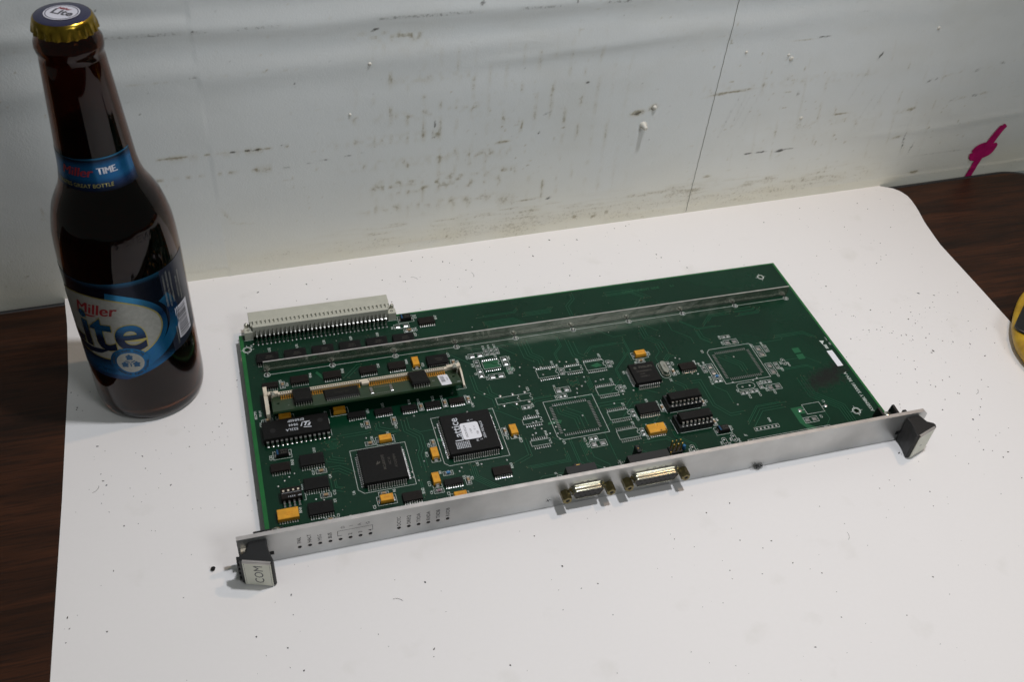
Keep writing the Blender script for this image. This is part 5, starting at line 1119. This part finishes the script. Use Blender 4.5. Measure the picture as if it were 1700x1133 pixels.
def tracebundle(pts, n, pitch=.95, wd=.34, vend=True):
    made = 0
    for k in range(n):
        q = []; m2 = len(pts)
        for i in range(m2):
            p = Vector(pts[i]); a = (p-Vector(pts[i-1])).normalized() if i else None; b2 = (Vector(pts[i+1])-p).normalized() if i < m2-1 else None
            d1 = a if a is not None else b2; d2 = b2 if b2 is not None else a
            n1_, n2_ = Vector((-d1.y, d1.x)), Vector((-d2.y, d2.x)); nn = (n1_+n2_).normalized(); s_ = 1/max(.5, nn.dot(n1_)); q.append(p+nn*s_*pitch*k)
        L = []; ok = True
        if vend:
            d0 = (q[1]-q[0]).normalized(); q[0] = q[0]+d0*random.uniform(0, 5); d1 = (q[-2]-q[-1]).normalized(); q[-1] = q[-1]+d1*random.uniform(0, 6)
        cells = set()
        for i in range(m2-1):
            l_ = (q[i+1]-q[i]).length
            for t in range(int(l_*4)+1):
                p = q[i]+(q[i+1]-q[i])*(t/max(1, int(l_*4)))
                if not (3 < p.x < BW-3 and 2 < p.y < BD-2): ok = False; break
                cx, cy = int(p.x*4), int(p.y*4); cells.add((cx, cy))
            if not ok: break
        if not ok: continue
        if any(occ[cx, cy] for cx, cy in cells): continue
        for cx, cy in cells: occ[max(0, cx-2):cx+3, max(0, cy-2):cy+3] = True
        tr.line([(p.x, p.y) for p in q], wd, .02); made += 1
        if vend: via(q[0].x, q[0].y, False, .34); via(q[-1].x, q[-1].y, False, .34)
    return made
named = [([(165.5, 120.5), (166, 105), (171, 100), (171, 96)], 9), ([(136, 121), (136, 118.6), (168, 118.6)], 2), ([(196, 117), (196, 100), (200, 96), (200, 94)], 6), ([(232, 112), (232, 97), (230, 95), (230, 88)], 7), ([(246, 118), (246, 106), (253, 99), (253, 90)], 5),
         ([(176, 79), (176, 71.5)], 6), ([(197, 82), (197, 66.8)], 4), ([(184, 83), (184, 73)], 10), ([(172.3, 62), (172.3, 56), (180, 50), (180, 41.5)], 8), ([(128, 66), (137, 62), (150, 50.5)], 7), ([(120, 108), (120, 96), (131, 86), (131, 70)], 8), ([(137, 88), (137, 80), (150, 66), (150, 60)], 3),
         ([(82, 73), (82, 62), (88, 56), (88, 48), (86, 44), (86, 30)], 7), ([(66, 73), (66, 66), (74, 62), (84, 62)], 5), ([(44, 65), (62, 65), (66, 66)], 3), ([(36, 58), (47, 58)], 12), ([(37, 56), (37, 50), (49, 45)], 8), ([(36, 42), (42, 42), (49, 36)], 7), ([(86, 60), (86, 55), (92, 50), (92, 46.5)], 4),
         ([(262, 80), (262, 76), (262, 66), (274, 48)], 4), ([(256, 62), (265, 62), (265, 42), (272, 32), (284, 32)], 3), ([(270, 55), (270, 30), (280, 24), (302, 24), (310, 17)], 2), ([(243, 62), (243, 54)], 6), ([(222, 62), (222, 55)], 5), ([(228, 64), (240, 57)], 4), ([(282, 110), (282, 98), (290, 90)], 5),
         ([(178, 36), (178, 20)], 4), ([(166, 30), (166, 22), (140, 22)], 3), ([(146, 46), (146, 30), (136, 26)], 3), ([(286, 80), (296, 70), (296, 62)], 5), ([(14, 128), (30, 128)], 1), ([(37, 38), (37, 30), (46, 26)], 5), ([(20, 42), (20, 38), (22.5, 38)], 2), ([(84, 12), (84, 30)], 3)]
for p, n in named: tracebundle(p, n, .9)
random.seed(21)
tries = 0
while tries < 620:
    tries += 1
    X = random.uniform(4, 258) if random.random() < .85 else random.uniform(258, 330); Y = random.uniform(8, 150)
    L1, L2 = random.uniform(6, 26), random.uniform(4, 14); sx_, sy_ = random.choice((-1, 1)), random.choice((-1, 1)); n = random.choice((2, 3, 4, 6, 8))
    if random.random() < .68: p = [(X, Y), (X, Y+sy_*L1), (X+sx_*L2, Y+sy_*(L1+L2)), (X+sx_*L2, Y+sy_*(L1+L2+random.uniform(4, 18)))]
    else: p = [(X, Y), (X+sx_*L1, Y), (X+sx_*(L1+L2), Y+sy_*L2)]
    tracebundle(p, n, random.choice((.85, .95, 1.1)))
build(tr, 'trace', board, kind='stuff')
for i in range(420):
    x, y = random.uniform(5, 262), random.uniform(6, 150)
    if not occ[int(x*4), int(y*4)]: via(x, y, random.random() < .05, .3)
build(vias, 'via', board, kind='stuff'); build(pads, 'solder_pad', board, kind='stuff')
# black toner smudge and dust on the board
m_ = MB().use('fuzz')
for i in range(900):
    t = random.random(); x = 332+30*t+random.gauss(0, 3.0); y = 45+11*t+random.gauss(0, 3.2)*(1.1-t*.4)
    if 0 < y < 150 and x < 364:
        r = random.uniform(.1, .42); m_.add([(x+r*random.uniform(.5, 1.2)*math.cos(a), y+r*random.uniform(.5, 1.2)*math.sin(a), .035+i*2e-5) for a in (0, 1.2, 2.5, 3.8, 5.0)], [(0, 1, 2, 3, 4)])
for i in range(420):
    x, y = random.uniform(180, 362), random.uniform(5, 158); r = random.uniform(.08, .22)
    if i > 250: x, y = random.gauss(265, 12), random.gauss(18, 6); y = max(4, y)
    m_.add([(x+r*math.cos(a), y+r*math.sin(a), .035) for a in (0, 1.2, 2.5, 3.8, 5.0)], [(0, 1, 2, 3, 4)])
build(m_, 'toner_smudge', board, kind='stuff')

# --- pin headers with jumpers near the front
def header(name, x, y, nx_, ny_, cap=None, lab_=None, ph=8.6):
    m_ = MB().use('black'); m_.box(-1.27, -1.27+nx_*2.54, -1.27, -1.27+ny_*2.54, .1, 2.6, .25)
    m_.use('gold')
    for i in range(nx_):
        for j in range(ny_): m_.box(i*2.54-.32, i*2.54+.32, j*2.54-.32, j*2.54+.32, 2.6, ph, .12)
    if cap:
        m_.use('black')
        for i, j in cap: m_.box(i*2.54-1.2, i*2.54+1.2, j*2.54-1.2, j*2.54+3.7, 2.65, 8.2, .3); m_.use('gold').box(i*2.54-.3, i*2.54+.3, j*2.54+.9, j*2.54+1.5, 8.2, 8.22); m_.use('black')
    return build(m_, name, board, loc=(x, y, 0), label=lab_)
header('jumper_header', 204.4, 13.2, 1, 2, cap=[(0, 0)], lab_='single upright black jumper', ph=8)
header('jumper_header', 225.2, 12.2, 3, 2, lab_='block of six upright pins', ph=8.8); header('jumper_header', 220.6, 10.2, 2, 1, ph=5)
header('jumper_header', 167.0, 12.4, 2, 1, cap=None, lab_='low black jumper behind the smaller connector', ph=3.5)
m_ = MB().use('black'); m_.box(-2.4, 2.4, -1.3, 1.3, 0, 3.2, .3); m_.use('gold').box(-.9, 1.2, -.4, .4, 3.2, 3.23); build(m_, 'jumper', board, loc=(168.3, 12.4, 2.6))
m_ = MB().use('resblue'); m_.lathe([(.3, 0), (1.0, .4), (1.25, 1.5), (.9, 2.4), (1.1, 3.3), (.5, 3.9)], n=12, cap1=True); build(m_, 'bead_capacitor', board, loc=(233.2, 14.0, .2), label='little blue bead capacitor next to the upright pins')
random.seed(5)
m_ = MB().use('fuzz')
for (cx, cy, cz, sp_, cnt) in ((205, 14, 8.0, 1.2, 60), (226, 14, 7.5, 2.2, 130), (221, 10.5, 4, 2.2, 90), (231, 13, 3, 2.2, 60), (255.5, 37, 7.6, .7, 30), (192, 7, 1.5, 1.0, 40), (154, 5, 1.0, 1.2, 20)):
    for i in range(cnt):
        p = Vector((random.gauss(cx, sp_), random.gauss(cy, sp_*.6), max(.2, random.gauss(cz, sp_*.7)))); d = Vector((random.gauss(0, 1), random.gauss(0, 1), random.gauss(0, 1))).normalized()*random.uniform(.3, 1.1); s_ = d.cross(Vector((.3, .5, .8))).normalized()*random.uniform(.06, .2)
        m_.add([p-s_, p+s_, p+d], [(0, 1, 2)])
build(m_, 'lint', board, kind='stuff')

# --- D connectors: black housing behind the panel, metal shell and screw posts in front
def dsub(name, cx, half, cz, top, bot, hx0, hx1, lab_):
    c = bpy.data.objects.new(name, None); COL.objects.link(c); c.parent = board; c.location = (cx*MM, 0, cz*MM); c.empty_display_size = .01; c['label'] = lab_
    m_ = MB().use('black'); m_.loft([[(hx0-cx, y, z), (hx1-cx, y, z), (hx1-cx, y2, z2), (hx0-cx, y2, z2)] for y, z, y2, z2 in ((.1, -cz+.1, 9.5, -cz+.1), (.1, 12.4-cz, 7.4, 12.4-cz))], cap1=True, smooth=False)
    m_.box(hx0-cx-5.5, hx1-cx+5.5, .1, 4.5, -cz+.1, 8.5-cz, .3); bevel(build(m_, 'housing', c), .3)
    tw, bw_, hh = half, half-1.2, 3.45
    def dring(g, y, n=7, r=2.2):
        P = []; T, B_, H = tw-g, bw_-g, hh-g; r = max(.4, r-g)
        for (x, z, a0) in ((T-r, H-r, 0), (-T+r, H-r, 90), (-B_+r, -H+r, 180), (B_-r, -H+r, 270)):
            for i in range(n): a = math.radians(a0-5+100*i/(n-1)); P.append((x+r*math.cos(a), y, z+r*math.sin(a)))
        return P
    m_ = MB().use('shell'); m_.loft([dring(-1.1, -2.42, r=1.6), dring(-.95, -2.8), dring(-.30, -3.1), dring(-.02, -3.6), dring(.05, -4.6), dring(.12, -5.5), dring(.3, -6.0), dring(.42, -6.1), dring(.5, -6.0), dring(.52, -5.5)])
    build(m_, 'shell', c)
    m_ = MB().use('hole')
    for s in (-.5, .5): m_.add([(s*tw*.7+.35*math.cos(a), -4.9+.3*math.sin(a), hh+.015) for a in [k*.785 for k in range(8)]], [tuple(range(8))])
    m_.use('dsubface').add(dring(.5, -5.75)[::-1], [tuple(range(28))])
    m_.use('ink2' if False else 'hole')
    for n_, z in ((top, 1.3), (bot, -1.3)):
        for i in range(n_):
            X = (i-(n_-1)/2)*2.76; m_.add([(X+.62*math.cos(a), -5.77, z+.60*math.sin(a)) for a in [k*PI/5 for k in range(10)]], [tuple(range(10))])
    build(m_, 'socket_face', c)
    for s in (-1, 1):
        jx = s*(12.495 if top == 5 else 16.66); m_ = MB().use('brass')
        hexr = lambda r, y: [(jx+r*math.cos(PI/6+k*PI/3), y, r*math.sin(PI/6+k*PI/3)) for k in range(6)]
        m_.loft([hexr(2.75, -2.42), hexr(2.75, -7.9), hexr(2.45, -8.35), hexr(1.25, -8.36), hexr(1.15, -5)], smooth=False)
        m_.use('hole').add([(jx+1.24*math.cos(k*PI/6), -8.2, 1.24*math.sin(k*PI/6)) for k in range(12)], [tuple(range(12))])
        build(m_, 'screw_post', c)
    return c
dsub('d_connector', 168.15, 9.1, 3.9, 5, 4, 158.6, 175.3, 'smaller nine-hole D-shaped connector on the front panel')
dsub('d_connector', 207.75, 13.25, 4.2, 8, 7, 194.2, 218.0, 'larger fifteen-hole D-shaped connector on the front panel')

# --- front panel
PT, PB, PX0, PX1 = 15.42, ZT+.06, -13.8, 380.0
led_x = [15.6+5.09*i for i in range(8)]+[66.0+5.13*i for i in range(6)]
def panel_xy(pts): return pts
outl = [(PX0, PB), (PX1, PB), (PX1, PT-2.4), (PX1-2.4, PT), (PX0, PT)]
outer = [outl]+[circ(x, .55, 1.05, 16) for x in led_x]
def dcut(cx, cz, tw): 
    P = []
    for (x, z, a0) in ((tw-1.5, 2.9, 0), (-tw+1.5, 2.9, 90), (-tw+2.9, -2.9, 180), (tw-2.9, -2.9, 270)):
        for i in range(4): a = math.radians(a0+90*i/3); P.append((cx+x+1.6*math.cos(a), cz+z+1.6*math.sin(a)))
    return P
me = curve_plate('front_panel', outer, 0, 2.3)
# stand the plate up: (x, z) outline -> vertical plate between y = -2.4 and y = -0.1
for v in me.vertices: x, z, t = v.co; v.co = (x, -2.4*MM+(2.3*MM-t), z)
me.materials.append(M['alu']); me.materials.append(M['alutop'])
me.update()
for p in me.polygons:
    cz_ = sum(me.vertices[i].co.z for i in p.vertices)/len(p.vertices)
    if cz_ > (PT-.2)*MM and all(me.vertices[i].co.z > (PT-3)*MM for i in p.vertices) and abs(p.normal.z) > .4: p.material_index = 1
me.flip_normals() if me.polygons[0].normal.y > 0 and False else None
fp = link('front_panel', me, board); fp['label'] = 'long aluminium front panel with two rows of small indicator holes'
m_ = MB().use('led')
for x in led_x: m_.add([(x+1.15*math.cos(k*PI/8), -1.4, .55+1.15*math.sin(k*PI/8)) for k in range(16)], [tuple(range(16))])
led = m_.mesh('indicator')
for i, x in enumerate(led_x):
    m_ = MB().use('led'); 
    if i == 0:
        m_.lathe([(1.04, 0), (1.0, .4), (.75, .8), (.3, 1.0)], cx=0, cy=0, n=14, axis='y', base=-.6, cap0=True, cap1=True); ledm = m_.mesh('indicator')
    link('indicator', ledm, fp, (x, 0, .55))
def ptext(mb, t, x, z, size, rot=90, y=-2.42, **k):
    vs_, fs = text_geo(t, size, **k); c_, s_ = math.cos(math.radians(rot)), math.sin(math.radians(rot)); mb.add([(x+a*c_-b_*s_, y, z+a*s_+b_*c_) for a, b_ in vs_], fs)
m_ = MB().use('ink')
for i, t in enumerate(['FAIL', 'HALT', 'MSG', 'BUS', '1', '2', '3', '4', 'DCYC', 'DREQ', 'TXDA', 'RXDA', 'TXDB', 'RXDB']):
    wdt = {4: 6.4, 3: 4.8, 1: 1.3}[len(t)]; ptext(m_, t, led_x[i]+.05, 2.9+wdt/2, 2.75, bold=(.012 if t not in ('MSG',) else 0))
for i, t in enumerate('DIAG'): ptext(m_, t, 37.6+i*4.2, 10.2-.05*i, 2.7)
for q in ([(34.6, 7.35), (52.6, 7.35), (52.6, 7.62), (34.6, 7.62)], [(34.6, 3.3), (34.85, 3.3), (34.85, 7.35), (34.6, 7.35)], [(52.35, 3.3), (52.6, 3.3), (52.6, 7.35), (52.35, 7.35)]): m_.add([(x, -2.42, z) for x, z in q], [(0, 1, 2, 3)])
for t, x in (('S', 165.1), ('P', 168.9), ('1', 173.0)): ptext(m_, t, x, 10.0, 2.6)
for t, x in (('H', 203.1), ('O', 206.9), ('S', 210.6), ('T', 214.3)): ptext(m_, t, x, 10.4, 2.6)
build(m_, 'panel_lettering', fp, kind='stuff')
m_ = MB().use('alu'); m_.lathe([(1.9, 0), (1.75, .12), (.9, .2), (.2, .2)], cx=146.8, cy=-.4, n=20, axis='y', base=-2.41, cap1=True)
m_.use('hole')
for a in (.5, .5+PI/2):
    c_, s_ = math.cos(a), math.sin(a); m_.add([(146.8+c_*1.2*i-s_*.22*j, -2.625-(.003 if a > 1 else 0), -.4+s_*1.2*i+c_*.22*j) for i, j in ((-1, -1), (1, -1), (1, 1), (-1, 1))], [(0, 1, 2, 3)])
build(m_, 'panel_screw', fp)
m_ = MB().use('fuzz'); random.seed(9)
for i in range(170):
    p = Vector((random.gauss(273.6, 1.9), random.gauss(-3.3, .7), random.gauss(-5.6, .8))); 
    if p.z < ZT+.1: p.z = ZT+.2
    d = Vector((random.gauss(0, 1.5), random.gauss(0, .8), random.gauss(0, .7))).normalized()*random.uniform(.4, 1.7); s_ = d.cross(Vector((.3, .5, .8))).normalized()*random.uniform(.08, .25)
    m_.add([p-s_, p+s_, p+d], [(0, 1, 2)])
build(m_, 'lint', fp, kind='stuff')

# --- ejector handles
def handle(mirror, lab_, word, wx, wz, ws):
    """left handle plan; mirrored for the right one"""
    e = bpy.data.objects.new('ejector_handle', None); COL.objects.link(e); e.parent = board; e.location = (0, 0, 0); e['label'] = lab_; e.empty_display_size = .01
    f = (lambda x: x) if not mirror else (lambda x: 366.2-x)
    def poly(mb, P, z0, z1): P = [(f(x), y) for x, y in P]; P = P[::-1] if mirror else P; mb.prism(P[::-1] if False else P, z0, z1)
    m_ = MB().use('black'); neck = [(-8.6, -2.45), (-10.2, -7.6), (-13.3, -9.6), (-14.0, -11.2), (-13.4, -12.2), (1.6, -17.1), (2.4, -16.2), (2.0, -14.6), (.9, -10.6), (.2, -6.4), (.5, -2.45)]
    poly(m_, neck, ZT+.5, 12.9); o_ = build(m_, 'handle_body', e); bevel(o_, .6, 3)
    # rubbed grip ridges on the outer flank
    m_ = MB().use('black')
    for k in range(5): z = -5.0+k*3.6; m_.box(f(-13.9)-1.0 if not mirror else f(-13.9)-.4, f(-13.9)+.4 if not mirror else f(-13.9)+1.0, -11.4, -8.4, z, z+1.7, .3)
    build(m_, 'grip_ridge', e, kind='stuff')
    # name plate on the slanted face
    a, b2 = Vector((f(-12.6), -12.75)), Vector((f(.9), -17.15)); 
    if mirror: a, b2 = b2, a
    u = (b2-a).normalized(); nn = Vector((u.y, -u.x)); W_ = (b2-a).length
    def pl(s, t, d): p = a+u*s+nn*d; return (p.x, p.y, t)
    z0, z1 = ZT+1.0, 12.0
    m_ = MB().use('plate'); m_.loft([[pl(.3, z0, .0), pl(W_-.3, z0, .0), pl(W_-.3, z1, .0), pl(.3, z1, .0)], [pl(.3, z0, .45), pl(W_-.3, z0, .45), pl(W_-.3, z1, .45), pl(.3, z1, .45)]], cap0=True, cap1=True, smooth=False)
    # folded lip over the top
    m_.use('alutop'); m_.loft([[pl(.3, z1+.01, -.9), pl(W_-.3, z1+.01, -.9)], [pl(.3, z1+.95, -.8), pl(W_-.3, z1+.95, -.8)], [pl(.3, z1+.95, .2), pl(W_-.3, z1+.95, .2)], [pl(.3, z1+.2, .55), pl(W_-.3, z1+.2, .55)], [pl(.3, z1-.6, .46), pl(W_-.3, z1-.6, .46)]], closed=False)
    build(m_, 'name_plate', e)
    m_ = MB().use('ink2'); vs_, fs = text_geo(word, ws)
    m_.add([pl(W_*wx-y, (z0+(z1-z0)*wz)+x, .47) for x, y in vs_], fs); 
    if not mirror: 
        for s in (.9, W_-1.0): m_.add([pl(s, z0+.6, .465), pl(s+.13, z0+.6, .465), pl(s+.13, z1-.4, .465), pl(s, z1-.4, .465)], [(0, 1, 2, 3)])
    build(m_, 'plate_lettering', e)
    # cream spring stub and slot beside the neck
    m_ = MB().use('simm'); m_.box(*sorted((f(-12.6), f(-8.9))), -4.4, -2.42, 6.2, 8.6, .3); build(m_, 'nylon_stub', e)
    m_ = MB().use('hole'); m_.box(*sorted((f(.6), f(2.9))), -2.6, -2.42, -1.2, 1.4); build(m_, 'slot', e)
    # block behind the panel
    m_ = MB().use('black')
    if not mirror: m_.box(-5.6, 9.0, .05, 9.5, .05, 4.4, .3); m_.box(-5.6, 3.4, .05, 3.2, 4.4, 12.5, .3)
    else:
        m_.box(366.9, 381-12, .05, 3.4, -2, 13.2, .3); m_.box(355.5, 367, .05, 8.5, .05, 5.0, .3)
        for x in (352.6, 362.2): m_.loft([[(x, .05, 5), (x+1.5, .05, 5), (x+1.5, 9, 5), (x, 9, 5)], [(x, .05, 13), (x+1.5, .05, 13), (x+1.5, 8.0, 13.6), (x, 8.0, 13.6)]], cap0=True, cap1=True, smooth=False)
    build(m_, 'mounting_block', e)
    sx_, sy_ = (5.5, 6.6) if not mirror else (358.8, 4.6); sz = 4.4 if not mirror else 9.0
    m_ = MB().use('steel'); m_.lathe([(1.2, -4), (1.2, 0), (2.5, 0), (2.4, .9), (1.6, 1.5), (.5, 1.7)], cx=sx_, cy=sy_, n=20, base=sz, cap1=True); m_.use('hole')
    m_.box(sx_-1.1, sx_+1.1, sy_-.2, sy_+.2, sz+1.5, sz+1.76); m_.box(sx_-.2, sx_+.2, sy_-1.1, sy_+1.1, sz+1.5, sz+1.765); build(m_, 'screw', e)
    return e
handle(False, 'left ejector handle with silver name plate reading COM', 'COM', .55, .50, 6.4)
handle(True, 'right ejector handle with silver name plate', 'F', .45, .45, 3.2)
